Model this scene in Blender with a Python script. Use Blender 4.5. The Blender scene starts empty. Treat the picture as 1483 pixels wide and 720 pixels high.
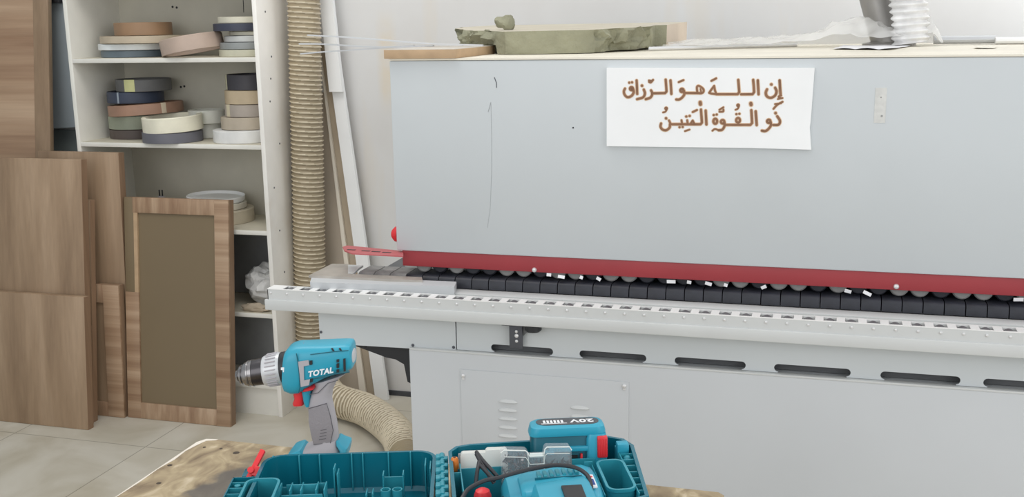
import bpy, bmesh, math, random
from mathutils import Vector, Matrix, noise
random.seed(7)
R = math.radians
SC = bpy.context.scene
COL = SC.collection

# ------------------------------------------------------------------ camera
FPX, W, H = 1560.0, 1483.0, 720.0
CAMZ = 1.58
ROT = (Matrix.Rotation(R(16.4), 3, 'Z') @ Matrix.Rotation(R(78.0), 3, 'X') @ Matrix.Rotation(R(-1.0), 3, 'Z'))
cd = bpy.data.cameras.new('camera'); cd.sensor_fit = 'HORIZONTAL'; cd.sensor_width = 36.0
cd.lens = FPX / W * 36.0; cd.clip_start = 0.05
cam = bpy.data.objects.new('camera', cd); COL.objects.link(cam)
cam.matrix_world = Matrix.Translation((0, 0, CAMZ)) @ ROT.to_4x4()
SC.camera = cam
SC.view_settings.view_transform = 'Standard'; SC.view_settings.look = 'None'
SC.view_settings.gamma = 1.0; SC.view_settings.use_curve_mapping = False
SC.view_settings.exposure = 0.0

# ------------------------------------------------------------------ light
wd = bpy.data.worlds.new('workshop_air'); SC.world = wd; wd.use_nodes = True
bg = wd.node_tree.nodes['Background']
bg.inputs[0].default_value = (0.965, 0.98, 1.0, 1); bg.inputs[1].default_value = 0.84

def area(name, loc, target, sx, sy, watts, col):
    l = bpy.data.lights.new(name, 'AREA'); l.shape = 'RECTANGLE'; l.size = sx; l.size_y = sy
    l.energy = watts; l.color = col
    o = bpy.data.objects.new(name, l); COL.objects.link(o); o.location = loc
    o.rotation_euler = (Vector(target) - Vector(loc)).to_track_quat('-Z', 'Y').to_euler()
    return o
area('roof_light', (1.0, 1.0, 3.9), (0.4, 2.8, 0.9), 3.2, 2.0, 7, (1.0, 0.99, 0.965))
area('doorway_daylight', (3.6, -0.6, 2.4), (-0.4, 3.0, 1.0), 2.6, 2.4, 47, (0.97, 0.985, 1.0))
area('shelf_side_fill', (-1.7, 2.3, 3.7), (-2.0, 2.9, 0.0), 1.6, 1.0, 27, (1.0, 0.975, 0.93))  # added fill from above, brightening the floor and the left side
area('front_fill_light', (-1.5, -1.1, 1.9), (-1.7, 4.0, 0.8), 2.2, 1.8, 20, (0.99, 0.99, 1.0))  # added frontal fill, lifting the lower left wall and the leaning boards
area('wall_wash_fill', (1.5, 3.5, 2.5), (1.45, 4.1, 2.42), 1.8, 0.3, 27, (0.98, 0.99, 1.0))  # added unseen light close to the wall, brightening its right part

# ------------------------------------------------------------------ reading coordinates off known planes
def ray(x, y): return ROT @ Vector(((x - W / 2) / FPX, -(y - H / 2) / FPX, -1.0))
EYE = Vector((0, 0, CAMZ))
def onY(x, y, Y): d = ray(x, y); return EYE + d * (Y / d.y)
def onZ(x, y, z): d = ray(x, y); return EYE + d * ((z - CAMZ) / d.z)
def onP(x, y, p, n): d = ray(x, y); return EYE + d * ((Vector(p) - EYE).dot(n) / d.dot(n))

# ------------------------------------------------------------------ materials
def lin(c):
    return tuple((v / 255 / 12.92) if v / 255 <= 0.04045 else ((v / 255 + 0.055) / 1.055) ** 2.4 for v in c)
def nd(nt, t, **kw):
    n = nt.nodes.new(t)
    for k, v in kw.items(): setattr(n, k, v)
    return n
def base(name):
    m = bpy.data.materials.new(name); m.use_nodes = True
    return m, m.node_tree, m.node_tree.nodes['Principled BSDF']
def ramp(nt, stops):
    r = nd(nt, 'ShaderNodeValToRGB'); e = r.color_ramp.elements
    while len(e) < len(stops): e.new(0.5)
    for i, (p, c) in enumerate(stops): e[i].position = p; e[i].color = (*lin(c), 1)
    return r
def coords(nt, scale=(1, 1, 1), rnd=False):
    tc = nd(nt, 'ShaderNodeTexCoord'); mp = nd(nt, 'ShaderNodeMapping')
    mp.inputs['Scale'].default_value = scale
    if rnd:
        oi = nd(nt, 'ShaderNodeObjectInfo'); ad = nd(nt, 'ShaderNodeVectorMath', operation='ADD')
        ml = nd(nt, 'ShaderNodeMath', operation='MULTIPLY'); ml.inputs[1].default_value = 7.0
        nt.links.new(oi.outputs['Random'], ml.inputs[0])
        nt.links.new(tc.outputs['Object'], ad.inputs[0]); nt.links.new(ml.outputs[0], ad.inputs[1])
        nt.links.new(ad.outputs[0], mp.inputs[0])
    else:
        nt.links.new(tc.outputs['Object'], mp.inputs[0])
    return mp
def plain(name, c, rough=0.5, metal=0.0, var=0.05, scale=6.0, bump=0.0, bscale=60.0, spec=0.5, dirt=None, coat=0):
    m, nt, b = base(name)
    mp = coords(nt)
    n = nd(nt, 'ShaderNodeTexNoise'); n.inputs['Scale'].default_value = scale; n.inputs['Detail'].default_value = 5
    nt.links.new(mp.outputs[0], n.inputs[0])
    lo = tuple(max(0, v * (1 - var)) for v in c); hi = tuple(min(255, v * (1 + var)) for v in c)
    st = [(0.3, lo), (0.7, hi)]
    if dirt: st = [(0.28, dirt), (0.42, lo), (0.7, hi)]
    r = ramp(nt, st); nt.links.new(n.outputs[0], r.inputs[0]); nt.links.new(r.outputs[0], b.inputs['Base Color'])
    b.inputs['Roughness'].default_value = rough; b.inputs['Metallic'].default_value = metal
    b.inputs['Specular IOR Level'].default_value = spec
    if coat: b.inputs['Coat Weight'].default_value = coat
    if bump:
        n2 = nd(nt, 'ShaderNodeTexNoise'); n2.inputs['Scale'].default_value = bscale; n2.inputs['Detail'].default_value = 6
        nt.links.new(mp.outputs[0], n2.inputs[0])
        bp = nd(nt, 'ShaderNodeBump'); bp.inputs['Strength'].default_value = bump; bp.inputs['Distance'].default_value = 0.01
        nt.links.new(n2.outputs[0], bp.inputs['Height']); nt.links.new(bp.outputs[0], b.inputs['Normal'])
    return m
def wood(name, cols, grain='z', fine=1.0, rough=0.5, contrast=1.0):
    m, nt, b = base(name)
    a, s = 26 * fine, 0.8
    sc = {'z': (a, a, s), 'x': (s, a, a), 'y': (a, s, a)}[grain]
    mp = coords(nt, sc, True)
    n = nd(nt, 'ShaderNodeTexNoise'); n.inputs['Scale'].default_value = 0.55; n.inputs['Detail'].default_value = 7
    n.inputs['Roughness'].default_value = 0.55; n.inputs['Distortion'].default_value = 0.25
    nt.links.new(mp.outputs[0], n.inputs[0])
    r = ramp(nt, [(0.32, cols[0]), (0.5, cols[1]), (0.66, cols[2])])
    nt.links.new(n.outputs[0], r.inputs[0])
    n2 = nd(nt, 'ShaderNodeTexNoise'); n2.inputs['Scale'].default_value = 5; n2.inputs['Detail'].default_value = 3
    nt.links.new(mp.outputs[0], n2.inputs[0])
    mx = nd(nt, 'ShaderNodeMix', data_type='RGBA', blend_type='MULTIPLY'); mx.inputs['Factor'].default_value = 0.25 * contrast
    nt.links.new(r.outputs[0], mx.inputs[6]); nt.links.new(n2.outputs[0], mx.inputs[7])
    nt.links.new(mx.outputs[2], b.inputs['Base Color'])
    b.inputs['Roughness'].default_value = rough
    return m

WAL = [(144, 119, 94), (163, 137, 110), (178, 152, 125)]
WAL2 = [(150, 118, 92), (176, 146, 118), (196, 168, 140)]
M = {}
M['grey'] = plain('grey_machine_paint', (199, 204, 206), 0.42, var=0.012, scale=2.5)
M['grey2'] = plain('warm_grey_machine_paint', (200, 203, 205), 0.45, var=0.015, scale=2.0)
M['rail'] = plain('light_grey_rail_paint', (206, 208, 207), 0.38, var=0.012)
M['railtop'] = plain('white_rail_paint', (240, 240, 238), 0.35, var=0.01)
M['bed'] = plain('dusty_bed_paint', (196, 197, 194), 0.5, var=0.04, scale=14)
M['cream'] = plain('yellowed_top_paint', (232, 226, 210), 0.55, var=0.03, scale=5)
M['ruler'] = plain('faded_red_paint', (184, 92, 96), 0.45, var=0.03)
M['red'] = plain('red_paint', (160, 56, 62), 0.45, var=0.03)
M['roller'] = plain('grey_roller_plastic', (104, 105, 108), 0.4, var=0.06)
M['pad'] = plain('black_rubber', (42, 44, 52), 0.5, var=0.15, scale=30, bump=0.1)
M['padgrey'] = plain('dusty_grey_rubber', (150, 150, 148), 0.6, var=0.12, scale=30)
M['dark'] = plain('dark_metal', (38, 38, 40), 0.5, var=0.1)
M['bracket'] = plain('charcoal_metal', (82, 84, 90), 0.45, 0.3, var=0.1)
M['inner'] = plain('mid_grey_inner_steel', (96, 98, 100), 0.6, var=0.1)  # mid grey steel for the inner beams and the bracket gusset
M['steel'] = plain('bright_steel', (225, 225, 225), 0.3, 0.4, var=0.03)
M['worn'] = plain('worn_steel', (176, 170, 162), 0.42, 0.35, var=0.10, scale=12)
M['chuck'] = plain('chuck_steel', (150, 148, 148), 0.22, 0.95, var=0.06)
M['chuckdark'] = plain('dark_chuck_steel', (84, 82, 84), 0.25, 0.9, var=0.08)
M['white'] = plain('white_board', (245, 246, 246), 0.5, var=0.012)
M['shelf'] = plain('white_shelf_paint', (226, 224, 216), 0.6, var=0.035, scale=5)
M['shelfside'] = plain('scuffed_white_side', (246, 243, 237), 0.6, var=0.03, scale=4, dirt=(230, 223, 212))
M['shelfdust'] = plain('dusty_shelf_top', (206, 200, 182), 0.7, var=0.05, scale=9)
M['backpanel'] = plain('grey_white_back_panel', (204, 200, 186), 0.65, var=0.03)
M['black'] = plain('black_board', (142, 144, 145), 0.55, var=0.12, scale=5)
M['letter'] = plain('routed_brown_lettering', (140, 102, 76), 0.7, var=0.08, scale=40)
M['letteredge'] = plain('routed_tan_edge', (226, 198, 168), 0.7, var=0.03)
M['teal'] = plain('teal_tool_plastic', (48, 160, 186), 0.36, var=0.03)
M['tealdark'] = plain('dark_teal_plastic', (16, 98, 114), 0.42, var=0.04)
M['case'] = plain('teal_case_plastic', (14, 106, 124), 0.24, var=0.04)
M['caseedge'] = plain('teal_case_lit_edge', (48, 146, 162), 0.32, var=0.03)  # lighter teal: specular and backlit brightness of the rib edges put into the colour
M['grip'] = plain('light_grey_grip', (178, 174, 178), 0.55, var=0.03)
M['gripdark'] = plain('mid_grey_grip', (150, 146, 150), 0.6, var=0.04, bump=0.2, bscale=300)
M['gripline'] = plain('dark_grey_line', (96, 94, 100), 0.6)
M['redplastic'] = plain('red_plastic', (226, 52, 58), 0.38, var=0.02)
M['orange'] = plain('orange_plastic', (226, 128, 46), 0.4)
M['blackplastic'] = plain('black_plastic', (36, 38, 42), 0.42, var=0.08)
M['silver'] = plain('silver_plastic', (206, 208, 210), 0.32, 0.25, var=0.03)
M['textwhite'] = plain('white_print', (240, 242, 244), 0.5, var=0.0)
M['textblue'] = plain('blue_print', (40, 70, 150), 0.5, var=0.0)
M['labeldark'] = plain('dark_label', (70, 72, 76), 0.4, var=0.05)
M['cable'] = plain('black_cable_rubber', (44, 44, 48), 0.45, var=0.1)
M['hose'] = plain('beige_hose', (156, 142, 116), 0.5, var=0.05, scale=5)
M['hoserib'] = plain('pale_hose_rib', (216, 204, 180), 0.45, var=0.03)
M['mdf'] = plain('mdf_edge', (186, 158, 126), 0.75, var=0.05, scale=20)
M['mdftop'] = plain('dusty_mdf_top', (196, 190, 180), 0.75, var=0.04)
M['mdfbrown'] = plain('brown_mdf_strip', (176, 162, 142), 0.7, var=0.05)
M['beige'] = plain('beige_board', (206, 194, 178), 0.65, var=0.03)
M['creamstrip'] = plain('cream_edge', (236, 228, 214), 0.6, var=0.02)
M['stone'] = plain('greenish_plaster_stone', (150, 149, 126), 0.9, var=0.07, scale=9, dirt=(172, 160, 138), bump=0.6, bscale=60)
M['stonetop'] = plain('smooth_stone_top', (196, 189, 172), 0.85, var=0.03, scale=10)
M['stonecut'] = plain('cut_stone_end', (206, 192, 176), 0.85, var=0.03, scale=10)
M['paper'] = plain('white_paper', (240, 240, 242), 0.6, var=0.02)
M['duct'] = plain('grey_duct_metal', (150, 148, 145), 0.35, 0.4, var=0.08, scale=8)
M['flex'] = plain('white_flexible_duct', (224, 224, 224), 0.4, 0.1, var=0.08, scale=24)
M['brownpanel'] = plain('flat_brown_panel', (124, 108, 83), 0.55, var=0.015, scale=3)
M['walz'] = wood('walnut_upright_grain', WAL, 'z', 0.8)
M['walz2'] = wood('walnut_upright_fine_grain', WAL2, 'z', 1.6)
M['walx'] = wood('walnut_cross_grain', WAL2, 'x', 1.5)
M['walx2'] = wood('walnut_wide_cross_grain', WAL2, 'x', 0.7)
M['waledge'] = wood('walnut_edge', [(140, 112, 88), (156, 127, 102), (168, 140, 114)], 'z', 0.8)
M['wallgrey'] = plain('blue_grey_paint', (172, 182, 188), 0.5, var=0.03, scale=3)
M['dado'] = plain('dark_grey_green_paint', (142, 152, 152), 0.55, var=0.05)
M['patch'] = plain('pale_tape', (212, 212, 208), 0.5, var=0.04, scale=60)
M['scratch'] = plain('grey_scratch', (158, 162, 164), 0.6)
M['knot'] = plain('dark_wood_knot', (74, 62, 50), 0.7)
M['bag'] = plain('crumpled_white_bag', (214, 214, 212), 0.35, var=0.10, scale=18)

def wall_material():
    m, nt, b = base('white_plaster')
    mp = coords(nt); n = nd(nt, 'ShaderNodeTexNoise'); n.inputs['Scale'].default_value = 2.2; n.inputs['Detail'].default_value = 6
    nt.links.new(mp.outputs[0], n.inputs[0])
    r = ramp(nt, [(0.3, (215, 213, 210)), (0.7, (224, 224, 223))]); nt.links.new(n.outputs[0], r.inputs[0])
    mp2 = coords(nt, (9, 1, 1.6)); n2 = nd(nt, 'ShaderNodeTexNoise'); n2.inputs['Scale'].default_value = 0.9; n2.inputs['Detail'].default_value = 3
    nt.links.new(mp2.outputs[0], n2.inputs[0])
    r2 = nd(nt, 'ShaderNodeValToRGB'); r2.color_ramp.elements[0].position = 0.6; r2.color_ramp.elements[1].position = 0.72
    nt.links.new(n2.outputs[0], r2.inputs[0])
    # one yellowed damp stain running down the plaster
    sep = nd(nt, 'ShaderNodeSeparateXYZ'); tc = nd(nt, 'ShaderNodeTexCoord'); nt.links.new(tc.outputs['Object'], sep.inputs[0])
    def band(sock, c, w):
        s = nd(nt, 'ShaderNodeMath', operation='SUBTRACT'); s.inputs[1].default_value = c; nt.links.new(sock, s.inputs[0])
        a = nd(nt, 'ShaderNodeMath', operation='ABSOLUTE'); nt.links.new(s.outputs[0], a.inputs[0])
        k = nd(nt, 'ShaderNodeMapRange'); k.inputs[1].default_value = w * 0.35; k.inputs[2].default_value = w
        k.inputs[3].default_value = 1; k.inputs[4].default_value = 0; nt.links.new(a.outputs[0], k.inputs[0]); return k.outputs[0]
    p1, p2 = onY(558, 20, 4.1), onY(558, 160, 4.1)
    bx = band(sep.outputs[0], p1.x, 0.05); bz = band(sep.outputs[2], (p1.z + p2.z) / 2, 0.22)
    m0 = nd(nt, 'ShaderNodeMath', operation='MULTIPLY'); nt.links.new(bx, m0.inputs[0]); nt.links.new(bz, m0.inputs[1])
    n3 = nd(nt, 'ShaderNodeTexNoise'); n3.inputs['Scale'].default_value = 14; n3.inputs['Detail'].default_value = 4; nt.links.new(mp.outputs[0], n3.inputs[0])
    m1 = nd(nt, 'ShaderNodeMath', operation='MULTIPLY'); nt.links.new(m0.outputs[0], m1.inputs[0]); nt.links.new(n3.outputs[0], m1.inputs[1])
    m2 = nd(nt, 'ShaderNodeMath', operation='MAXIMUM'); nt.links.new(m1.outputs[0], m2.inputs[0])
    m3 = nd(nt, 'ShaderNodeMath', operation='MULTIPLY'); m3.inputs[1].default_value = 0.2; nt.links.new(r2.outputs[0], m3.inputs[0]); nt.links.new(m3.outputs[0], m2.inputs[1])
    f = nd(nt, 'ShaderNodeMath', operation='MULTIPLY'); f.inputs[1].default_value = 1.1; nt.links.new(m2.outputs[0], f.inputs[0])
    mx = nd(nt, 'ShaderNodeMix', data_type='RGBA'); nt.links.new(f.outputs[0], mx.inputs['Factor'])
    nt.links.new(r.outputs[0], mx.inputs[6]); mx.inputs[7].default_value = (*lin((222, 208, 184)), 1)
    nt.links.new(mx.outputs[2], b.inputs['Base Color']); b.inputs['Roughness'].default_value = 0.8
    return m
def floor_material():
    m, nt, b = base('dusty_floor_tiles')
    tc = nd(nt, 'ShaderNodeTexCoord'); mp = nd(nt, 'ShaderNodeMapping')
    mp.inputs['Location'].default_value = (2.46, -3.33, 0)
    nt.links.new(tc.outputs['Object'], mp.inputs[0])
    br = nd(nt, 'ShaderNodeTexBrick'); br.offset = 0.0
    br.inputs['Scale'].default_value = 1.0; br.inputs['Brick Width'].default_value = 0.6; br.inputs['Row Height'].default_value = 0.6
    br.inputs['Mortar Size'].default_value = 0.0028; br.inputs['Mortar Smooth'].default_value = 0.6
    br.inputs['Color1'].default_value = (*lin((206, 201, 188)), 1); br.inputs['Color2'].default_value = (*lin((200, 196, 184)), 1)
    br.inputs['Mortar'].default_value = (*lin((150, 146, 134)), 1)
    nt.links.new(mp.outputs[0], br.inputs['Vector'])
    n = nd(nt, 'ShaderNodeTexNoise'); n.inputs['Scale'].default_value = 3.2; n.inputs['Detail'].default_value = 8; n.inputs['Distortion'].default_value = 0.8
    nt.links.new(tc.outputs['Object'], n.inputs[0])
    r = ramp(nt, [(0.30, (214, 208, 194)), (0.62, (255, 255, 255))]); nt.links.new(n.outputs[0], r.inputs[0])
    mx = nd(nt, 'ShaderNodeMix', data_type='RGBA', blend_type='MULTIPLY'); mx.inputs['Factor'].default_value = 0.8
    nt.links.new(br.outputs[0], mx.inputs[6]); nt.links.new(r.outputs[0], mx.inputs[7])
    nt.links.new(mx.outputs[2], b.inputs['Base Color']); b.inputs['Roughness'].default_value = 0.55
    return m
def table_material():
    m, nt, b = base('stained_plywood')
    mp = coords(nt, (6, 3.2, 6)); n = nd(nt, 'ShaderNodeTexNoise'); n.inputs['Scale'].default_value = 4.2; n.inputs['Detail'].default_value = 9; n.inputs['Distortion'].default_value = 1.2
    nt.links.new(mp.outputs[0], n.inputs[0])
    r = ramp(nt, [(0.30, (122, 104, 82)), (0.46, (154, 136, 108)), (0.60, (178, 160, 128)), (0.72, (206, 190, 162))])
    nt.links.new(n.outputs[0], r.inputs[0])
    mp2 = coords(nt, (1, 1, 1)); n2 = nd(nt, 'ShaderNodeTexNoise'); n2.inputs['Scale'].default_value = 12; n2.inputs['Detail'].default_value = 6
    nt.links.new(mp2.outputs[0], n2.inputs[0])
    c = onZ(322, 703, 0.85)
    vs = nd(nt, 'ShaderNodeVectorMath', operation='SUBTRACT'); vs.inputs[1].default_value = (c.x + 0.6, c.y - 1.2, 0.85)
    tc = nd(nt, 'ShaderNodeTexCoord'); nt.links.new(tc.outputs['Object'], vs.inputs[0])
    mpr = nd(nt, 'ShaderNodeMapping'); mpr.inputs['Rotation'].default_value = (0, 0, R(0)); mpr.inputs['Scale'].default_value = (15, 8, 1)
    nt.links.new(vs.outputs[0], mpr.inputs[0])
    ln = nd(nt, 'ShaderNodeVectorMath', operation='LENGTH'); nt.links.new(mpr.outputs[0], ln.inputs[0])
    ad = nd(nt, 'ShaderNodeMath', operation='MULTIPLY_ADD'); ad.inputs[1].default_value = 2.2; nt.links.new(n2.outputs[0], ad.inputs[0]); nt.links.new(ln.outputs['Value'], ad.inputs[2])
    mr = nd(nt, 'ShaderNodeMapRange'); mr.inputs[1].default_value = 1.55; mr.inputs[2].default_value = 1.9; mr.inputs[3].default_value = 0.85; mr.inputs[4].default_value = 0
    nt.links.new(ad.outputs[0], mr.inputs[0])
    mx = nd(nt, 'ShaderNodeMix', data_type='RGBA'); nt.links.new(mr.outputs[0], mx.inputs['Factor'])
    nt.links.new(r.outputs[0], mx.inputs[6]); mx.inputs[7].default_value = (*lin((96, 92, 88)), 1)
    nt.links.new(mx.outputs[2], b.inputs['Base Color']); b.inputs['Roughness'].default_value = 0.7
    bp = nd(nt, 'ShaderNodeBump'); bp.inputs['Strength'].default_value = 0.35; bp.inputs['Distance'].default_value = 0.004
    nt.links.new(n.outputs[0], bp.inputs['Height']); nt.links.new(bp.outputs[0], b.inputs['Normal'])
    return m
def film(name, c, alpha, rough=0.15):
    m, nt, b = base(name)
    b.inputs['Base Color'].default_value = (*lin(c), 1); b.inputs['Roughness'].default_value = rough
    b.inputs['Alpha'].default_value = alpha
    return m
M['wall'] = wall_material(); M['floor'] = floor_material(); M['table'] = table_material()
M['film'] = film('clear_plastic_film', (246, 246, 244), 0.48, 0.15)
M['clear'] = film('clear_box_plastic', (232, 236, 238), 0.20, 0.1)
M['milky'] = film('milky_box_plastic', (238, 240, 234), 0.93, 0.3)

# ------------------------------------------------------------------ mesh building
def Wm(o):
    return o.matrix_basis.copy() if o.parent is None else Wm(o.parent) @ o.matrix_basis
class MB:
    def __init__(s): s.bm = bmesh.new(); s.mi = 0
    def face(s, vs):
        try:
            f = s.bm.faces.new(vs); f.material_index = s.mi; return f
        except ValueError: return None
    def box(s, x0, x1, y0, y1, z0, z1, m=None, bev=0.0, seg=2):
        c = [(x, y, z) for x in (x0, x1) for y in (y0, y1) for z in (z0, z1)]
        v = [s.bm.verts.new(m @ Vector(p) if m else p) for p in c]
        fs = [s.face([v[i] for i in q]) for q in ((0, 1, 3, 2), (4, 6, 7, 5), (0, 4, 5, 1), (2, 3, 7, 6), (0, 2, 6, 4), (1, 5, 7, 3))]
        if bev:
            es = list({e for f in fs for e in f.edges})
            bmesh.ops.bevel(s.bm, geom=es, offset=bev, segments=seg, affect='EDGES', profile=0.5)
        return s
    def loft(s, rings, caps=True, closed=True):
        vr = [[s.bm.verts.new(p) for p in r] for r in rings]
        n = len(vr[0])
        for a, b in zip(vr, vr[1:]):
            for i in range(n if closed else n - 1):
                j = (i + 1) % n
                s.face((a[i], a[j], b[j], b[i]))
        if caps and closed: s.face(list(reversed(vr[0]))); s.face(vr[-1])
        return s
    def prism(s, poly, axis, a0, a1, m=None):
        def P(u, v, a):
            p = {'x': (a, u, v), 'y': (u, a, v), 'z': (u, v, a)}[axis]
            return m @ Vector(p) if m else Vector(p)
        A = [s.bm.verts.new(P(u, v, a0)) for u, v in poly]; B = [s.bm.verts.new(P(u, v, a1)) for u, v in poly]
        n = len(poly)
        for i in range(n): s.face((A[i], A[(i + 1) % n], B[(i + 1) % n], B[i]))
        s.face(list(reversed(A))); s.face(B)
        return s
    def tube(s, path, r, seg=12, caps=True):
        pts = [Vector(p) for p in path]; n = len(pts); rings = []
        up = Vector((0, 0, 1)); t0 = (pts[1] - pts[0]).normalized()
        if abs(t0.dot(up)) > 0.9: up = Vector((1, 0, 0))
        nx = t0.cross(up).normalized()
        for i, p in enumerate(pts):
            t = (pts[min(i + 1, n - 1)] - pts[max(i - 1, 0)]).normalized()
            nx = (nx - t * nx.dot(t)).normalized(); ny = t.cross(nx)
            rr = r[i] if isinstance(r, (list, tuple)) else r
            rings.append([p + (nx * math.cos(a) + ny * math.sin(a)) * (rr(i, a) if callable(rr) else rr)
                          for a in (2 * math.pi * k / seg for k in range(seg))])
        return s.loft(rings, caps)
    def cyl(s, p0, p1, r0, r1=None, seg=20): return s.tube([p0, p1], [r0, r0 if r1 is None else r1], seg)
    def lathe(s, prof, seg=40, m=None, closed=False):
        rings = []
        for r, z in prof:
            rings.append([(m @ Vector((r * math.cos(a), r * math.sin(a), z))) if m else Vector((r * math.cos(a), r * math.sin(a), z))
                          for a in (2 * math.pi * k / seg for k in range(seg))])
        if closed: rings.append(rings[0])
        return s.loft(rings, caps=not closed)
    def build(s, name, mat, parent=None, world=True, angle=35, bev=0):
        if bev: bmesh.ops.bevel(s.bm, geom=[e for e in s.bm.edges if e.is_manifold and e.calc_face_angle(0) > 0.6], offset=bev, segments=2, affect='EDGES', profile=0.5)
        bmesh.ops.remove_doubles(s.bm, verts=s.bm.verts, dist=1e-6)
        bmesh.ops.recalc_face_normals(s.bm, faces=s.bm.faces)
        me = bpy.data.meshes.new(name)
        if parent is not None and world:
            s.bm.transform(Wm(parent).inverted())
        s.bm.to_mesh(me); s.bm.free()
        me.polygons.foreach_set('use_smooth', [True] * len(me.polygons)); me.set_sharp_from_angle(angle=R(angle))
        for x in (mat if isinstance(mat, (list, tuple)) else [mat]): me.materials.append(x)
        o = bpy.data.objects.new(name, me); COL.objects.link(o)
        if parent is not None: o.parent = parent
        return o
def tag(o, label=None, cat=None, group=None, kind=None):
    if label: o['label'] = label
    if cat: o['category'] = cat
    if group: o['group'] = group
    if kind: o['kind'] = kind
    return o
def thing(name, label, cat, loc=(0, 0, 0), rot=(0, 0, 0), group=None):
    o = bpy.data.objects.new(name, None); COL.objects.link(o); o.location = loc; o.rotation_euler = rot
    o.empty_display_size = 0.1
    return tag(o, label, cat, group)
def inst(proto, parent, delta):
    o = proto.copy(); COL.objects.link(o); o.parent = parent
    o.location = proto.location + Vector(delta); return o
def spline(pts, n=10):
    P = [Vector(p) for p in pts]; P = [P[0] * 2 - P[1]] + P + [P[-1] * 2 - P[-2]]; out = []
    for i in range(1, len(P) - 2):
        for k in range(n):
            t = k / n; a, b, c, d = P[i - 1], P[i], P[i + 1], P[i + 2]
            out.append(0.5 * ((2 * b) + (c - a) * t + (2 * a - 5 * b + 4 * c - d) * t * t + (3 * b - a - 3 * c + d) * t ** 3))
    out.append(P[-2]); return out
def resample(pts, step):
    out = [pts[0]]; acc = 0
    for a, b in zip(pts, pts[1:]):
        L = (b - a).length; d = step - acc
        while d <= L: out.append(a + (b - a) * (d / L)); d += step
        acc = (L - (d - step))
    return out
def rrect(x0, x1, y0, y1, r, n=5):
    out = []
    for cx, cy, a0 in ((x1 - r, y1 - r, 0), (x0 + r, y1 - r, 90), (x0 + r, y0 + r, 180), (x1 - r, y0 + r, 270)):
        for k in range(n + 1):
            a = R(a0 + 90 * k / n); out.append((cx + r * math.cos(a), cy + r * math.sin(a)))
    return out
def text_mesh(txt, size, shear=0.0, bold=0.0, spacing=1.0):
    cu = bpy.data.curves.new('text', 'FONT'); cu.body = txt; cu.size = size; cu.shear = shear; cu.offset = bold
    cu.align_x = 'CENTER'; cu.align_y = 'CENTER'; cu.space_character = spacing; cu.resolution_u = 4
    cu.extrude = 0.0002
    o = bpy.data.objects.new('text', cu); COL.objects.link(o)
    dg = bpy.context.evaluated_depsgraph_get(); me = bpy.data.meshes.new_from_object(o.evaluated_get(dg))
    bpy.data.objects.remove(o); bpy.data.curves.remove(cu); return me
def put_text(name, txt, size, mat, parent, origin, ux, uy, **kw):
    me = text_mesh(txt, size, **kw); ux = Vector(ux).normalized(); uy = Vector(uy); uy = (uy - ux * uy.dot(ux)).normalized(); uz = ux.cross(uy)
    m = Matrix((ux, uy, uz)).transposed().to_4x4(); m.translation = origin
    me.transform(Wm(parent).inverted() @ m); me.materials.clear(); me.materials.append(mat)
    o = bpy.data.objects.new(name, me); COL.objects.link(o); o.parent = parent; return o

# ================================================================== SETTING
def struct(name, mb, mat): return tag(mb.build(name, mat), kind='structure')
struct('floor', MB().box(-3.8, 3.2, -1.2, 4.2, -0.06, 0), M['floor'])
struct('wall_back', MB().box(-3.8, 3.2, 4.1, 4.22, 0, 3.2), M['wall'])
struct('wall_left', MB().box(-3.92, -3.8, -0.2, 4.22, 0, 3.2), M['wallgrey'])
struct('wall_foot_shade', MB().box(-2.0, 3.2, 4.094, 4.1, 0, 0.022), M['bracket'])  # dark strip standing in for the shadow line at the wall foot
struct('trim_1', MB().box(-3.8, -2.96, 4.085, 4.1, 0, 1.13, bev=0.003), M['dado'])
# blue-grey cover hung on the wall, left of the shelf unit
o = thing('wall_panel', 'blue-grey flat panel on the wall between the striped board and the white shelf unit', 'panel', (-3.3, 4.09, 1.13))
m = MB(); m.prism([(-3.5, 1.128), (-2.95, 1.165), (-2.95, 1.95), (-3.5, 1.95)], 'y', 4.03, 4.084); m.build('cover_sheet', M['wallgrey'], o, bev=0.003)
p = onY(78, 0, 4.02)
MB().box(p.x - 0.05, p.x + 0.05, 3.99, 4.03, p.z - 0.015, p.z + 0.06, bev=0.008).build('dark_fitting', M['dark'], o)

# ================================================================== EDGE BANDING MACHINE
HY = 2.60; XE = 1.25
mach = thing('edge_banding_machine', 'long grey and red woodworking machine with a roller rail and rubber feed pads', 'machine', (0.1, 3.0, 0))
XL = -1.085
hz0 = 0.985
hd = MB(); hd.box(XL, XE, HY, 3.62, hz0, 1.482, bev=0.004)
hood = hd.build('hood', M['grey'], mach)
MB().box(XL, XE, HY - 0.001, 3.62, 1.4825, 1.487).build('hood_top', M['cream'], mach)['label'] = 'yellowed cream top sheet'
for pl, w in (([(716, 112), (719, 120), (719, 127)], .0011), ([(711, 148), (707, 162)], .0007), ([(711, 150), (712, 200), (712, 250), (710, 300), (706, 330)], .0004)):
    MB().tube([onY(x, y, HY - 0.0002) for x, y in pl], w, 5).build('scratch', M['bracket'] if w > .001 else M['scratch'], hood)
MB().cyl(onY(830, 185, HY + 0.001), onY(830, 185, HY - 0.0006), 0.0022, seg=10).build('small_hole', M['dark'], hood)
a, b = onY(1268, 127, HY), onY(1282, 178, HY)
MB().box(a.x, b.x, HY - 0.0008, HY, b.z, a.z).build('tape_patch', M['patch'], hood)
MB().cyl(onY(1276, 141, HY), onY(1276, 141, HY - 0.0015), 0.0018, seg=8).build('patch_pin', M['padgrey'], hood)
MB().cyl(onY(1277, 168, HY), onY(1277, 168, HY - 0.0015), 0.0025, seg=8).build('patch_pin', M['padgrey'], hood)
GX = onY(583, 376, HY + 0.006).x
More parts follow.
